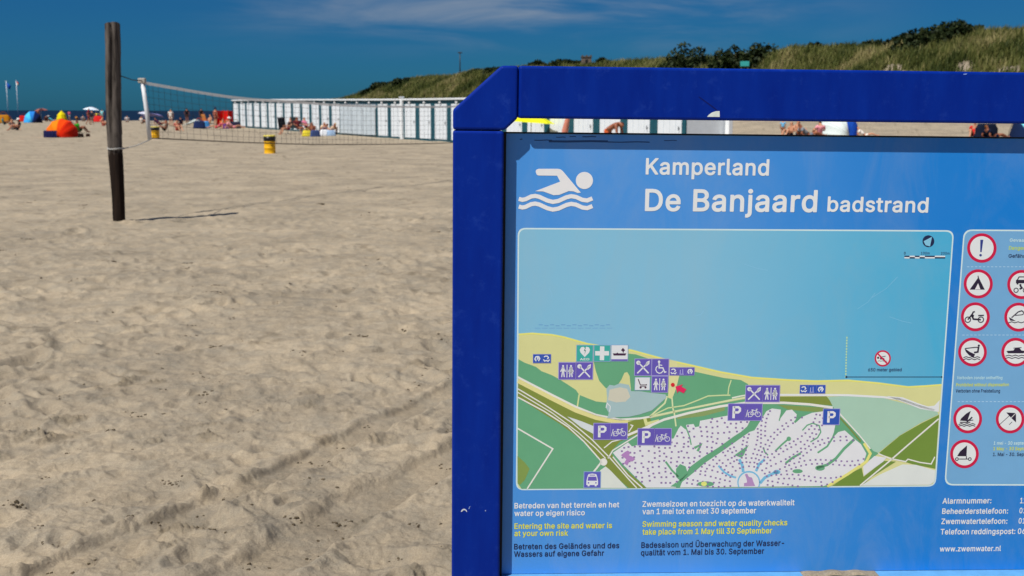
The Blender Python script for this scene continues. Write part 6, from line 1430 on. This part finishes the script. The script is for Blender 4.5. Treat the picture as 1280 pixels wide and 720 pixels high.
def person(pose, pos, rz, label, top=None, bottom=None, hair=(50, 36, 28), skin=0, size=1.0, hat=None, group=None):
    J = POSES[pose]
    V, E, Rd, bone = [], [], [], []
    def add(co, r, b, parent=None):
        V.append(Vector(co)); Rd.append(r); bone.append(b)
        if parent is not None: E.append((parent, len(V) - 1))
        return len(V) - 1
    pel = add(J['pel'], (.155, .115), 'hip'); che = add(J['che'], (.165, .115), 'torso', None)
    mid = add((Vector(J['pel']) + Vector(J['che'])) / 2, (.135, .10), 'torso', pel); E.append((mid, che))
    nec = add(J['nec'], (.058, .058), 'neck', che)
    d = (Vector(J['hed']) - Vector(J['nec'])).normalized()
    h1 = add(Vector(J['hed']) - d * .035, (.080, .088), 'head', nec); h2 = add(Vector(J['hed']) + d * .075, (.078, .085), 'head', h1)
    fw = Vector((0, -1, 0)) if abs(d.y) < .8 else Vector((0, 0, -1))
    add(Vector(J['hed']) + fw * .108 - d * .01, (.014, .014), 'head', h1)
    for s in (1, -1):
        f = lambda k: Vector((J[k][0] * s, J[k][1], J[k][2]))
        sh = add(f('sh'), (.062, .062), 'torso', che); el = add(f('el'), (.043, .043), 'uarm', sh); wr = add(f('el').lerp(f('ha'), .9), (.030, .030), 'arm', el)
        hd = (f('ha') - f('el')).normalized(); pm_ = add(f('ha') + hd * .05, (.040, .022), 'arm', wr)
        side = hd.cross(Vector((s, 0, 0))); side = side.normalized() if side.length > .1 else Vector((0, 1, 0))
        for q in range(4):
            add(f('ha') + hd * (.11 + .02 * (q in (1, 2))) + side * (.024 * (q - 1.5)), (.009, .009), 'arm', pm_)
        add(f('ha') + hd * .07 + side * .05, (.010, .010), 'arm', pm_)
        k2 = '2' if (s == -1 and 'kn2' in J) else ''
        hi = add(f('hi'), (.098, .098), 'hip', pel); kn = add(f('kn' + k2), (.060, .060), 'leg', hi)
        th = f('hi').lerp(f('kn' + k2), .45); 
        an = add(f('an' + k2), (.040, .040), 'shin', kn); add(f('to' + k2), (.045, .030), 'foot', an)
    me = bpy.data.meshes.new('person')
    me.from_pydata(V, E, [])
    o = bpy.data.objects.new('person', me); col.objects.link(o)
    md = o.modifiers.new('skin', 'SKIN'); md.use_smooth_shade = True
    for i, v in enumerate(me.skin_vertices[0].data): v.radius = Rd[i]; v.use_root = (i == 0)
    sb = o.modifiers.new('sub', 'SUBSURF'); sb.levels = 1; sb.render_levels = 1
    bpy.context.view_layer.update()
    ev = bpy.data.meshes.new_from_object(o.evaluated_get(bpy.context.evaluated_depsgraph_get()))
    o.modifiers.clear(); o.data = ev; bpy.data.meshes.remove(me); ev.name = 'person'
    ev.materials.clear(); ev.materials.append(SKIN[skin])
    ev.polygons.foreach_set('use_smooth', [True] * len(ev.polygons))
    # nearest bone of every vertex
    seg = [(bone[b], V[a], V[b], max(Rd[b])) for a, b in E]
    vb = []
    for v in ev.vertices:
        best = None
        for nme, a, b, r in seg:
            ab = b - a; t = max(0, min(1, (v.co - a).dot(ab) / max(ab.length_squared, 1e-9)))
            dd = (v.co - a - ab * t).length
            if best is None or dd - r * .9 < best[0]: best = (dd - r * .9, nme, t)
        vb.append(best[1:])
    def shell(name, test, rgb, off):
        fs = [p for p in ev.polygons if all(test(vb[i], ev.vertices[i]) for i in p.vertices)]
        if not fs: return
        ids = sorted({i for p in fs for i in p.vertices}); mp2 = {i: k for k, i in enumerate(ids)}
        b = MB(); b.add([ev.vertices[i].co + ev.vertices[i].normal * off for i in ids], [tuple(mp2[i] for i in p.vertices) for p in fs], cloth(rgb))
        c = b.build(name, o, True)
        sd = c.modifiers.new('thick', 'SOLIDIFY'); sd.thickness = .006; sd.offset = 1
        return c
    hed, nec_ = Vector(J['hed']), d
    shell('hair', lambda q, v: q[0] == 'head' and ((v.co - hed).dot(nec_) > .05 or ((v.co - hed).dot(fw) < .01 and (v.co - hed).dot(nec_) > -.07)), hair, .012)
    if hat:
        hb = MB(); hb.lathe([(.17, 0), (.165, .012), (.10, .02), (.095, .07), (.05, .10), (.005, .105)], cloth(hat), 16)
        hh = hb.build('hat', o, True); hh.location = hed + d * .085
        hh.rotation_euler = d.to_track_quat('Z', 'Y').to_euler()
    if top: shell('shirt', lambda q, v: q[0] == 'torso' or (q[0] == 'uarm' and q[1] < .6), top, .014)
    if bottom: shell('swim_shorts', lambda q, v: q[0] == 'hip' or (q[0] == 'leg' and q[1] < .55), bottom, .016)
    o.location = pos; o.rotation_euler = (0, 0, rz); o.scale = (size,) * 3
    tag(o, label, 'person', group)
    return o

def G(px, py): p = gp(px, py); return (p.x, p.y, p.z)
GRP = 'people on the beach'
# left, out by the water
person('sit', G(23, 163.5), R(-60), 'person with a white hat and dark shirt sitting left of the orange tent', (26, 26, 34), (40, 44, 60), hat=(214, 210, 204), skin=1, group=GRP)
person('sit', G(16, 162.6), R(60), 'person in grey shorts sitting beside the white hatted one at the left edge', (120, 112, 108), (150, 150, 150), skin=0, group=GRP)
person('sit', G(98, 166), R(140), 'person in a bright green shirt sitting right of the orange tent', (40, 150, 30), (30, 60, 30), hair=(22, 18, 16), skin=1, group=GRP, size=1.05)
person('stand', G(87, 150.5), R(180), 'person in a pink top and white trousers standing near the waterline behind the orange tent', (214, 90, 130), (214, 224, 226), group=GRP)
person('sit', G(96, 150.5), R(160), 'person in an orange top sitting near the waterline between tent and parasol', (220, 150, 60), (160, 60, 40), skin=1, group=GRP)
person('walk', G(111, 156), R(120), 'person in dark red clothes walking in front of the white parasol', (110, 20, 46), (120, 24, 50), skin=1, group=GRP)
person('stand', G(115.5, 156), R(200), 'person in pale trousers standing under the white parasol', (60, 64, 80), (196, 200, 204), group=GRP, size=.9)
person('stand', G(128, 151), R(180), 'person in a cyan towel standing just left of the tall wooden post', (140, 214, 220), (80, 180, 190), group=GRP)
person('sit', G(129, 158), R(70), 'person in pink sitting low on the sand next to the tall wooden post', (214, 130, 110), (190, 90, 80), group=GRP)
person('sit', G(58, 152), R(200), 'person with brown hair in a dark jacket sitting behind the blue dome tent', (70, 40, 36), (30, 30, 40), skin=1, group=GRP)
person('recline', G(66, 152), R(100), 'person in turquoise with a white cap leaning back left of the yellow cone tent', (70, 180, 200), (60, 150, 180), hat=(220, 220, 220), group=GRP)
person('sit', G(12, 150), R(180), 'person in a bright red shirt sitting under the two flags', (214, 50, 30), (40, 40, 60), group=GRP)
person('stand', G(36, 150), R(160), 'person in dark clothes standing behind the blue dome tent', (24, 28, 40), (20, 22, 34), skin=1, group=GRP)
# behind the net
person('sit', G(207, 164.5), R(-70), 'person with bare legs sitting on the sand right of the far yellow bin', (90, 74, 66), (30, 34, 30), skin=1, group=GRP)
person('stand', G(214, 158), R(180), 'person in white standing behind the net near the far yellow bin', (214, 208, 200), (206, 200, 190), hair=(150, 110, 60), group=GRP, size=.95)
person('sit', G(222, 164), R(40), 'person in pink swimwear sitting behind the net right of the far yellow bin', (190, 110, 96), (170, 80, 70), group=GRP)
person('stand', G(234, 154), R(180), 'person in black standing by the waterline, left of the two dark figures', (16, 16, 24), (18, 18, 28), skin=1, group=GRP, size=1.05)
person('stand', G(252, 153), R(180), 'person in black standing by the waterline, right of the two dark figures', (18, 16, 22), (30, 16, 22), skin=1, group=GRP, size=1.05)
person('chair', G(261.5, 159.5), R(-40), 'person with bare shoulders seated left of the red windbreak', None, (160, 120, 60), skin=0, group=GRP)
person('stand', G(269.5, 158), R(150), 'person with a dark cap standing at the left edge of the red windbreak', (150, 84, 70), (110, 40, 40), hat=(40, 24, 60), skin=0, group=GRP)
person('recline', G(272, 161), R(-80), 'person in a pink swimsuit lying back in front of the red windbreak', (200, 90, 100), (200, 80, 90), skin=0, group=GRP)
person('sit', G(287, 160), R(30), 'person with a white cap sitting in front of the red windbreak', (40, 40, 64), (60, 120, 110), hat=(220, 222, 220), skin=0, group=GRP)
person('stand', G(319.5, 159), R(180), 'person in dark blue standing at the hut door behind the blue air mattress', (24, 34, 70), (26, 36, 60), skin=1, group=GRP, size=.95)
person('chair', G(361, 168.5), R(-50), 'person with bare legs seated in front of the black chairs', (60, 40, 40), (120, 40, 50), skin=0, group=GRP)
person('chair', G(383, 166.5), R(70), 'person in a pink top seated in front of the huts beside the black chairs', (230, 130, 160), (60, 40, 46), skin=0, group=GRP)
person('recline', G(399, 169.5), R(-75), 'person with a tan sunbathing on a low chair in front of the huts', (90, 50, 44), (90, 110, 80), skin=1, group=GRP, size=1.15)
person('recline', G(411, 168), R(-115), 'person with blond hair leaning back furthest right in front of the huts', (200, 170, 140), (210, 210, 214), hair=(206, 176, 110), skin=1, group=GRP, size=1.15)
more = [('stand', (48, 151), 170, 'person in a brown shirt standing between the blue dome and the yellow tent', (110, 70, 50), (60, 60, 80), 1, .95),
        ('sit', (5, 156.5), 120, 'person in teal sitting on the sand at the very left edge', (40, 120, 120), (30, 60, 70), 1, 1.0),
        ('sit', (104, 152), 190, 'person in grey sitting just left of the white parasol pole', (130, 130, 136), (90, 90, 100), 0, 1.0),
        ('stand', (121, 150.5), 160, 'person in yellow standing behind the red bag left of the wooden post', (214, 190, 60), (60, 110, 120), 0, .9),
        ('sit', (159, 153), 200, 'person in a white shirt sitting alone between the wooden post and the net bar', (200, 200, 204), (70, 80, 110), 0, 1.0),
        ('sit', (177.5, 155), 150, 'person in a cream shirt sitting left against the white net bar', (214, 206, 196), (60, 60, 70), 0, 1.0),
        ('recline', (200, 156.5), 80, 'person in dark purple lying under the lilac shelter', (60, 30, 60), (50, 30, 56), 1, 1.1),
        ('sit', (226, 156), 190, 'person in navy sitting behind the net left of the grey ground sheet', (24, 30, 60), (20, 24, 44), 1, 1.0),
        ('sit', (279, 160.8), 20, 'person in an orange top sitting in front of the red windbreak', (220, 120, 60), (120, 40, 50), 0, 1.0),
        ('recline', (291, 161), 110, 'person with pink legs lying at the right end of the red windbreak', (220, 150, 150), (210, 130, 140), 0, 1.1),
        ('chair', (373, 168), 40, 'person in maroon seated between the black chairs and the pink topped one', (90, 30, 36), (60, 30, 40), 1, 1.05),
        ('sit', (389.5, 169.5), -30, 'person with dark hair sitting low just left of the tanned sunbather', (120, 70, 50), (50, 60, 90), 1, 1.05),
        ('sit', (406, 168), 30, 'person in a cream top sitting between the two sunbathers', (226, 200, 170), (200, 200, 204), 0, 1.0)]
for ps, (x, y), a, lab, tp_, bt, sk, sz in more:
    person(ps, G(x, y), R(a), lab, tp_, bt, skin=sk, group=GRP, size=sz)
# through the slot of the board
def S(px, Y): p = gz(px, Y); return (p.x, p.y, p.z)
person('bend', S(763, 44.5), R(60), 'person with long brown hair bending over before the huts, seen through the slot', None, (190, 90, 50), hair=(84, 34, 20), skin=1, group=GRP, size=1.12)
person('stand', S(979, 62), R(170), 'person in a light blue vest standing left of the bathers, seen through the slot', (110, 176, 214), (120, 60, 30), hair=(110, 40, 30), skin=0, group=GRP, size=.56)
person('sit', S(989, 61.5), R(-50), 'person with bare back sitting leftmost in the group of bathers in the slot', None, (40, 40, 46), skin=0, group=GRP, size=1.0)
person('sit', S(999, 62), R(20), 'person with red brown hair in the middle of the bathers in the slot', None, (40, 50, 70), hair=(110, 40, 30), skin=0, group=GRP, size=1.08)
person('recline', S(1011, 61.5), R(100), 'person in grey leaning back at the right of the group of bathers in the slot', (120, 124, 130), (110, 116, 126), skin=1, group=GRP, size=1.1)
person('sit', S(1025, 61.8), R(190), 'person with pale blue cap sitting left of the blue and white tent', (230, 150, 160), (60, 60, 80), hat=(170, 186, 220), skin=0, group=GRP, size=1.05)
person('recline', S(1082, 62), R(80), 'person in white reclining on the sand right of the blue and white tent', (224, 216, 206), (226, 218, 206), skin=0, group=GRP, size=.82)
person('sit', S(1219, 62), R(-30), 'person in red sitting left of the navy bag near the right edge of the slot', (190, 40, 36), (60, 20, 24), skin=0, group=GRP, size=1.02)
person('recline', S(1243, 60.5), R(110), 'person in navy leaning back near the right edge of the slot', (16, 24, 44), (16, 24, 44), hair=(120, 76, 30), skin=1, group=GRP, size=1.1)

# ------------------------------------------------------------------ tents, parasols, windbreak, bins, flags, bags
def dome(pos, rz, w, d_, h, cols, label, name='pop_up_tent', band=None, group=None):
    r = thing(name, label, 'beach tent', pos, rz, group)
    b = MB(); ng, sub, rows = len(cols), 6, 12
    for gI in range(ng):
        vs_, fs = [], []
        for i in range(sub + 1):
            a0 = math.pi * (gI + i / sub) / ng
            bulge = 1 - .05 * math.sin(math.pi * i / sub)          # fabric sags between the hoops
            for j in range(rows + 1):
                t = math.pi / 2 * j / rows
                # hoops run front to back over the top
                x = -math.cos(a0) * w / 2 * bulge * (math.sin(t) * .2 + .8) if False else -math.cos(a0) * w / 2 * bulge * math.sqrt(max(0, 1 - (j / rows) ** 3.4) * .999 + .001)
                y = -d_ / 2 + d_ * (j / rows)
                z = math.sin(a0) * h * bulge * math.sqrt(max(0, 1 - (j / rows) ** 3.4) * .999 + .001)
                vs_.append((x, y, z))
        for i in range(sub):
            for j in range(rows): fs.append((i * (rows + 1) + j, (i + 1) * (rows + 1) + j, (i + 1) * (rows + 1) + j + 1, i * (rows + 1) + j + 1))
        b.add(vs_, fs, cloth(cols[gI]))
    c = b.build('canopy', r, True)
    m = c.modifiers.new('thick', 'SOLIDIFY'); m.thickness = .01
    f = MB(); f.tube([(-math.cos(math.pi * k / 20) * w / 2, -d_ / 2, math.sin(math.pi * k / 20) * h) for k in range(21)], .014, cloth((40, 40, 50)), 6); f.build('hoop', r, True)
    if band:
        q = MB(); n = 16; vs_ = []
        for k in range(n + 1):
            x = w / 2 * (.87 - .92 * k / n); yb = .10 + (d_ / 2 + .05) * math.sqrt(max(.02, 1 - (x / (w / 2 * 1.05)) ** 2))
            for z, dy in ((0, .06), (h * .2, .04), (h * .37, -.02)): vs_.append((x, yb + dy + .02 * math.sin(k * 1.7), z))
        q.add(vs_, [(3 * k + j, 3 * k + 3 + j, 3 * k + 4 + j, 3 * k + 1 + j) for k in range(n) for j in range(2)], cloth(band)); q = q.build('front_flap', r); q.modifiers.new('thick', 'SOLIDIFY').thickness = .012
    return r
OR, RD = (250, 104, 14), (226, 44, 14)
p = G(75.5, 171.5)
dome(p, R(188), 1.95, 1.7, 1.16, [(206, 36, 14), RD, (236, 70, 14), (252, 120, 20), OR, (236, 96, 20)], 'orange pop-up beach tent with a navy front flap, standing alone on the open sand', band=(24, 26, 66))
dome(G(41, 153.5), R(200), 2.1, 1.8, 1.42, [(20, 24, 50), (24, 40, 90), (40, 120, 200), (70, 180, 240), (60, 160, 226)], 'round blue pop-up beach tent near the waterline at the left')
# cone tent behind the orange one
def cone_tent():
    r = thing('cone_tent', 'pointed yellow beach tent rising behind the orange tent', 'beach tent', G(77.5, 152.5))
    b = MB(); n = 10; H = 1.45
    for k in range(n):
        a, c = 2 * math.pi * k / n, 2 * math.pi * (k + 1) / n
        b.add([(.75 * math.cos(a), .75 * math.sin(a), 0), (.75 * math.cos(c), .75 * math.sin(c), 0), (.5 * math.cos(c), .5 * math.sin(c), H * .66), (.5 * math.cos(a), .5 * math.sin(a), H * .66), (0, 0, H)], [(0, 1, 2, 3), (3, 2, 4)], cloth((222, 204, 20) if k % 2 else (206, 186, 16)))
    b.build('canopy', r)
    t = MB(); t.tube([(0, 0, 0), (0, 0, H + .1)], .02, cloth((60, 60, 60)), 6); t.build('pole', r)
cone_tent()
def half_tent():
    r = dome(S(1053, 63.5), R(192), 2.0, 1.7, 1.6, [(24, 72, 178), (26, 78, 184), (30, 84, 190), (28, 80, 186), (206, 218, 216), (214, 226, 224), (210, 222, 220)], 'half white, half blue beach tent seen through the slot of the board')
half_tent()
def parasol(pos, rad, H, tilt, cols, label, drop=.32, group=None):
    r = thing('parasol', label, 'parasol', pos, 0, group)
    b = MB(); n = 8; sub = 4; rows = 5
    M = Matrix.Translation((0, 0, H)) @ Matrix.Rotation(tilt, 4, 'Y')
    for k in range(n):
        vs_, fs = [], []
        for i in range(sub + 1):
            a = 2 * math.pi * (k + i / sub) / n; sag = 1 - .10 * math.sin(math.pi * i / sub)
            for j in range(rows + 1):
                t = j / rows
                vs_.append(M @ Vector((rad * t * math.cos(a) * (1 - (1 - sag) * t), rad * t * math.sin(a) * (1 - (1 - sag) * t), -drop * t ** 1.6)))
        for i in range(sub):
            for j in range(rows): fs.append((i * (rows + 1) + j, i * (rows + 1) + j + 1, (i + 1) * (rows + 1) + j + 1, (i + 1) * (rows + 1) + j))
        b.add(vs_, fs, cloth(cols[k % len(cols)]))
    b.build('canopy', r, True)
    q = MB(); q.tube([(0, 0, -.3), tuple(M @ Vector((0, 0, 0)))], .02, mat((200, 200, 200), 1, .4), 8); q.build('pole', r, True)
    s = MB()
    for k in range(n):
        a = 2 * math.pi * k / n; s.tube([M @ Vector((0, 0, -.35)), M @ Vector((rad * .55 * math.cos(a), rad * .55 * math.sin(a), -drop * .4))], .006, mat((150, 150, 150), 1, .4), 4)
    s.build('ribs', r)
    return r
p = G(115, 153.5); parasol(p, 1.0, at_depth(115, 133.8, p[1]).z - p[2], R(4), [(200, 212, 236), (216, 222, 238)], 'white parasol open near the waterline just left of the tall wooden post')
p = G(52, 151.5); parasol(p, .95, 1.75, R(-5), [(70, 40, 44), (150, 90, 80)], 'brown and pink parasol by the waterline right of the blue dome')
p = G(182, 152.5); parasol(p, .9, 1.35, R(8), [(206, 208, 216), (186, 186, 204)], 'pale grey low parasol by the waterline left of the white net bar')
p = S(664, 53); parasol(p, 1.15, 1.60, R(4), [(220, 220, 40), (206, 208, 30)], 'yellow parasol in front of the huts, seen at the left end of the slot', drop=.40)
p = S(858, 78); parasol(p, 1.15, .50, R(24), [(210, 216, 226), (40, 96, 176), (40, 90, 170)], 'blue and white parasol lying low on the sand, seen through the slot', drop=.42)
p = S(701, 49.5)
r = thing('folded_parasol', 'folded brown and pink parasol leaning before the huts right of the yellow one', 'parasol', p)
b = MB(); b.lathe([(.02, .5), (.10, .62), (.14, .9), (.08, 1.6), (.03, 1.95)], cloth((190, 120, 100)), 12); c = b.build('canopy', r, True); c.rotation_euler = (0, R(12), 0)
b = MB(); b.tube([(0, 0, -.2), (0, 0, 2.05)], .03, cloth((90, 40, 36)), 8); c = b.build('pole', r, True); c.rotation_euler = (0, R(12), 0)
# low purple sun shelter by the spreader bar
r = thing('sun_shelter', 'low lilac sun shelter just right of the white net bar', 'sun shelter', G(191, 153.5), R(5))
b = MB(); n = 10
b.add([(-1.2 + 2.4 * i / n, y, (.85 + .28 * math.sin(math.pi * i / n)) * (1 if k < 2 else .7)) for i in range(n + 1) for k, y in enumerate((-.8, 0, .8))], [(i * 3 + k, i * 3 + k + 1, i * 3 + k + 4, i * 3 + k + 3) for i in range(n) for k in range(2)], cloth((150, 146, 206)))
c = b.build('canopy', r, True); c.modifiers.new('t', 'SOLIDIFY').thickness = .01
for x in (-1.15, 1.15):
    for y in (-.75, .75):
        q = MB(); q.tube([(x, y, -.1), (x, y, .84 if y < 0 else .6)], .015, cloth((70, 60, 80)), 6); q.build('pole', r)
r = thing('beach_blanket', 'pale grey ground sheet heaped on the sand behind the net, left of the windbreak', 'blanket', G(242, 156.5))
b = MB(); vs_ = []
for i in range(13):
    for j in range(5):
        vs_.append((-1.3 + 2.6 * i / 12, -.6 + .3 * j, .62 * math.exp(-((i - 7) / 3.4) ** 2) * (1 - .12 * (j - 2) ** 2) + .03 * math.sin(i * 2 + j)))
b.add(vs_, [(i * 5 + j, (i + 1) * 5 + j, (i + 1) * 5 + j + 1, i * 5 + j + 1) for i in range(12) for j in range(4)], cloth((170, 180, 176))); b.build('cloth', r, True)

# red windbreak: poles and cloth
def windbreak():
    a = gp(271.5, 157); b_ = gp(293, 157)
    r = thing('windbreak', 'bright red windbreak standing against the far end of the huts', 'windbreak', (a.x, a.y, a.z))
    L = (b_ - a); n = 3; pts = []
    for k in range(n + 1):
        q = L * k / n; pts.append(Vector((q.x, q.y + (.35 if k % 2 else -.1), 0)))
    H = 1.5
    for k in range(n + 1):
        t = MB(); t.tube([(pts[k].x, pts[k].y, -.2), (pts[k].x, pts[k].y, H + .12)], .022, cloth((120, 90, 60)), 6); t.build('pole', r)
    for k in range(n):
        f = MB(); vs_ = []
        for i in range(9):
            u = i / 8; q = pts[k].lerp(pts[k + 1], u)
            for z in (.06, H * .5, H - .05 * math.sin(math.pi * u)): vs_.append((q.x, q.y + .10 * math.sin(math.pi * u), z))
        f.add(vs_, [(3 * i + j, 3 * i + 3 + j, 3 * i + 4 + j, 3 * i + 1 + j) for i in range(8) for j in range(2)], cloth([(214, 14, 12), (200, 20, 14), (226, 8, 10)][k])); f.build('cloth_panel', r, True)
windbreak()

# yellow drum bins
YB = mat((236, 178, 10), 1.0, .5, .35, .12, 8)
def drum(pos, s, label):
    r = thing('litter_bin', label, 'litter bin', pos, .3, 'yellow drum litter bins')
    b = MB(); b.lathe([(.225 * s, -.05), (.23 * s, 0), (.232 * s, .02), (.225 * s, .03), (.225 * s, .20), (.236 * s, .215), (.236 * s, .235), (.225 * s, .25), (.225 * s, .45), (.236 * s, .465), (.236 * s, .485), (.225 * s, .50), (.225 * s, .55)], YB, 28); b.build('drum', r, True)
    l = MB(); l.lathe([(.232 * s, .50), (.240 * s, .52), (.243 * s, .60), (.238 * s, .685), (.20 * s, .69), (.195 * s, .62)], mat((20, 20, 22), 1, .35, .4, .2, 20), 28, cap=False); l.build('bin_liner', r, True)
    c = MB(); c.lathe([(.245 * s, .688), (.250 * s, .70), (.245 * s, .735), (.19 * s, .745), (.185 * s, .70)], mat((216, 200, 90), 1.0, .5, .3, .15, 10), 28, cap=False); c.build('rim', r, True)
    for a in (-1.9, -1.1):
        pass
    k = MB(); k.box((.02 * s, -.232 * s, .33), (.12 * s, -.2 * s, .345), DARK); k.build('slot_mark', r)
    return r
drum(G(337.5, 192), 1.0, 'yellow drum litter bin with a black liner, nearer of the two on the sand')
drum(G(193.5, 173.5), 1.28, 'yellow litter bin standing right behind the white bar of the net')

# two flags
def flag(px, base_y, top_y, cols, label, fx, fy, fh, fl):
    p = gp(px + .6, base_y); H = at_depth(px, top_y, p.y).z - p.z
    r = thing('flag_pole', label, 'flag pole', (p.x, p.y, p.z))
    b = MB(); b.tube([(0, 0, -.5), (0, 0, H)], .10, mat((216, 220, 228), .9, .4), 8); b.tube([(0, 0, H), (0, 0, H + .1)], .13, mat((216, 220, 228), .9, .4), 8); b.build('pole', r, True)
    z1 = at_depth(px, fy, p.y).z - p.z
    f = MB(); n = 12; m = len(cols)
    for c in range(m):
        vs_, fs = [], []
        for i in range(n + 1):
            u = i / n
            for k in (c, c + 1):
                v = k / m
                vs_.append((.11 + fl * u * (1 - .35 * v), .18 * math.sin(u * 7 + v) * u, z1 - fh * v - fl * .75 * u ** 1.3))
        fs = [(2 * i, 2 * i + 1, 2 * i + 3, 2 * i + 2) for i in range(n)]
        f.add(vs_, fs, cloth(cols[c]))
    f.build('flag', r, True)
flag(10, 147, 101, [(30, 96, 190), (24, 80, 170), (24, 60, 140)], 'white flag pole flying a blue flag, leftmost of the pair', 0, 103, 1.5, 1.5)
flag(22.5, 147, 100.5, [(196, 70, 80), (220, 214, 190)], 'white flag pole flying a small red and pale yellow flag, right of the blue one', 0, 101.5, 1.1, .9)

# beach chairs, mattress, bags
def beach_chair(pos, rz, label, rgb=(26, 28, 34)):
    r = thing('beach_chair', label, 'beach chair', pos, rz, 'folding beach chairs')
    b = MB(); b.box((-.27, -.25, .36), (.27, .25, .40), cloth(rgb), .015); b.build('seat', r)
    b = MB(); b.box((-.27, -.02, 0), (.27, .02, .82), cloth(rgb), .015); c = b.build('backrest', r); c.location = (0, .25, .38); c.rotation_euler = (R(-16), 0, 0)
    for s in (-1, 1):
        for y0, y1 in ((-.25, .22), (.25, -.22)):
            l = MB(); l.tube([(s * .285, y0, .42), (s * .285, y1, -.05)], .014, mat((150, 152, 156), 1, .35), 6); l.build('leg', r, True)
        a = MB(); a.box((s * .285 - .03, -.28, .60), (s * .285 + .03, .26, .625), DARK, .008); a.build('armrest', r)
    return r
beach_chair(G(355, 168), R(170), 'black folding beach chair, left of the two standing before the huts')
beach_chair(G(368.5, 166.3), R(190), 'black framed folding beach chair with a grey back, right of the two before the huts', (60, 76, 82))
beach_chair(G(260, 159.6), R(140), 'orange folding chair left of the red windbreak', (200, 130, 70))
r = thing('air_mattress', 'bright blue air mattress lying in front of the hut doors', 'air mattress', G(329, 158.6), R(-3))
b = MB()
for k in range(6): b.tube([(-.95, -.45 + .15 * k, .1), (-.9, -.45 + .15 * k, .13), (.9, -.45 + .15 * k, .13), (.95, -.45 + .15 * k, .1)], [.05, .085, .085, .05], cloth((24, 120, 220)), 10)
b.build('tubes', r, True)
b = MB(); b.tube([(-1.0, -.3, .2), (-1.0, .3, .2)], .11, cloth((206, 216, 222)), 10); b.build('pillow', r, True)
def bag(pos, rz, s, rgb, label, strap=(30, 30, 36), group=None):
    r = thing('beach_bag', label, 'bag', pos, rz, group)
    b = MB(); vs_, fs = [], []; n, rows = 16, 6
    for j in range(rows + 1):
        t = j / rows; w = .34 * (1 - .25 * t ** 2) * (1 + .06 * math.sin(j * 2)); d_ = .16 * (1 - .45 * t)
        for k in range(n):
            a = 2 * math.pi * k / n; sq = 1 / (abs(math.cos(a)) ** 4 + abs(math.sin(a)) ** 4) ** .25
            vs_.append((w * math.cos(a) * sq * s, d_ * math.sin(a) * sq * s, (t * .42 + .01 * math.sin(k * 3)) * s))
    for j in range(rows):
        for k in range(n): fs.append((j * n + k, j * n + (k + 1) % n, (j + 1) * n + (k + 1) % n, (j + 1) * n + k))
    fs.append(tuple(range(rows * n, rows * n + n))); fs.append(tuple(range(n - 1, -1, -1)))
    b.add(vs_, fs, cloth(rgb)); b.build('bag_body', r, True)
    h = MB(); h.tube([(math.cos(math.pi * k / 10) * .16 * s, 0, (.41 + .17 * math.sin(math.pi * k / 10)) * s) for k in range(11)], .014 * s, cloth(strap), 6); h.build('strap', r, True)
    return r
BG = 'bags and cool boxes on the sand'
bag(G(249.5, 160.5), .2, 1.5, (30, 44, 84), 'dark blue and orange bag standing behind the net, left of the windbreak', (190, 80, 40), BG)
bag(G(256, 160.3), -.2, 1.4, (60, 130, 190), 'light blue bag standing right next to the dark blue bag behind the net', (200, 60, 50), BG)
bag(G(283, 161), .3, 1.0, (110, 60, 130), 'purple bag in front of the red windbreak', (30, 30, 40), BG)
bag(G(295, 160.3), .1, 1.3, (40, 40, 60), 'dark bag with a striped towel right of the red windbreak', (140, 130, 70), BG)
bag(G(383.5, 170.5), .3, .9, (222, 204, 60), 'yellow bag on the sand in front of the seated people at the huts', (220, 200, 60), BG)
bag(G(394, 171), .5, 1.0, (60, 76, 120), 'blue bag at the feet of the tanned sunbather', (30, 36, 60), BG)
bag(G(406, 170), .2, 1.0, (216, 220, 226), 'white bag between the two sunbathers before the huts', (160, 170, 190), BG)
bag(G(414, 170), .2, .9, (150, 176, 206), 'pale blue bag at the right of the sunbathers before the huts', (120, 140, 170), BG)
bag(G(101, 171.5), .2, .55, (34, 24, 20), 'dark shoe bag on the sand beside the green shirted person', (34, 24, 20), BG)
bag(G(110, 170.6), .5, .42, (50, 32, 26), 'small brown bag lying between the tent and the wooden post', (40, 30, 26), BG)
bag(G(30, 152), .1, 1.8, (190, 30, 24), 'large red bag left of the round blue tent', (120, 20, 20), BG)
bag(G(123, 152.5), .1, 1.8, (206, 40, 40), 'red bag with a yellow strap left of the tall wooden post', (214, 190, 60), BG)
bag(G(5, 154), .1, 2.2, (176, 116, 20), 'large ochre bag at the far left edge of the photo', (120, 70, 20), BG)
bag(S(1234, 61), .1, 1.9, (18, 26, 44), 'big navy bag with a white band near the right end of the slot', (206, 212, 224), BG)
dome(S(1290, 60), R(165), 2.0, 1.6, 1.5, [(20, 36, 70), (20, 36, 70), (120, 206, 220), (20, 36, 70)], 'navy beach tent with a cyan stripe cut by the right edge of the photo')
# a towel on a hanging rail by the recessed huts
r = thing('beach_towel', 'orange towel hung over a low chair behind the sunbathers before the huts', 'towel', G(402.5, 165.5))
b = MB(); b.add([(-.3 + .12 * i, .03 * math.sin(i * 2), z) for i in range(6) for z in (.35, 1.15)], [(2 * i, 2 * i + 2, 2 * i + 3, 2 * i + 1) for i in range(5)], cloth((236, 160, 90))); b.build('cloth', r, True)
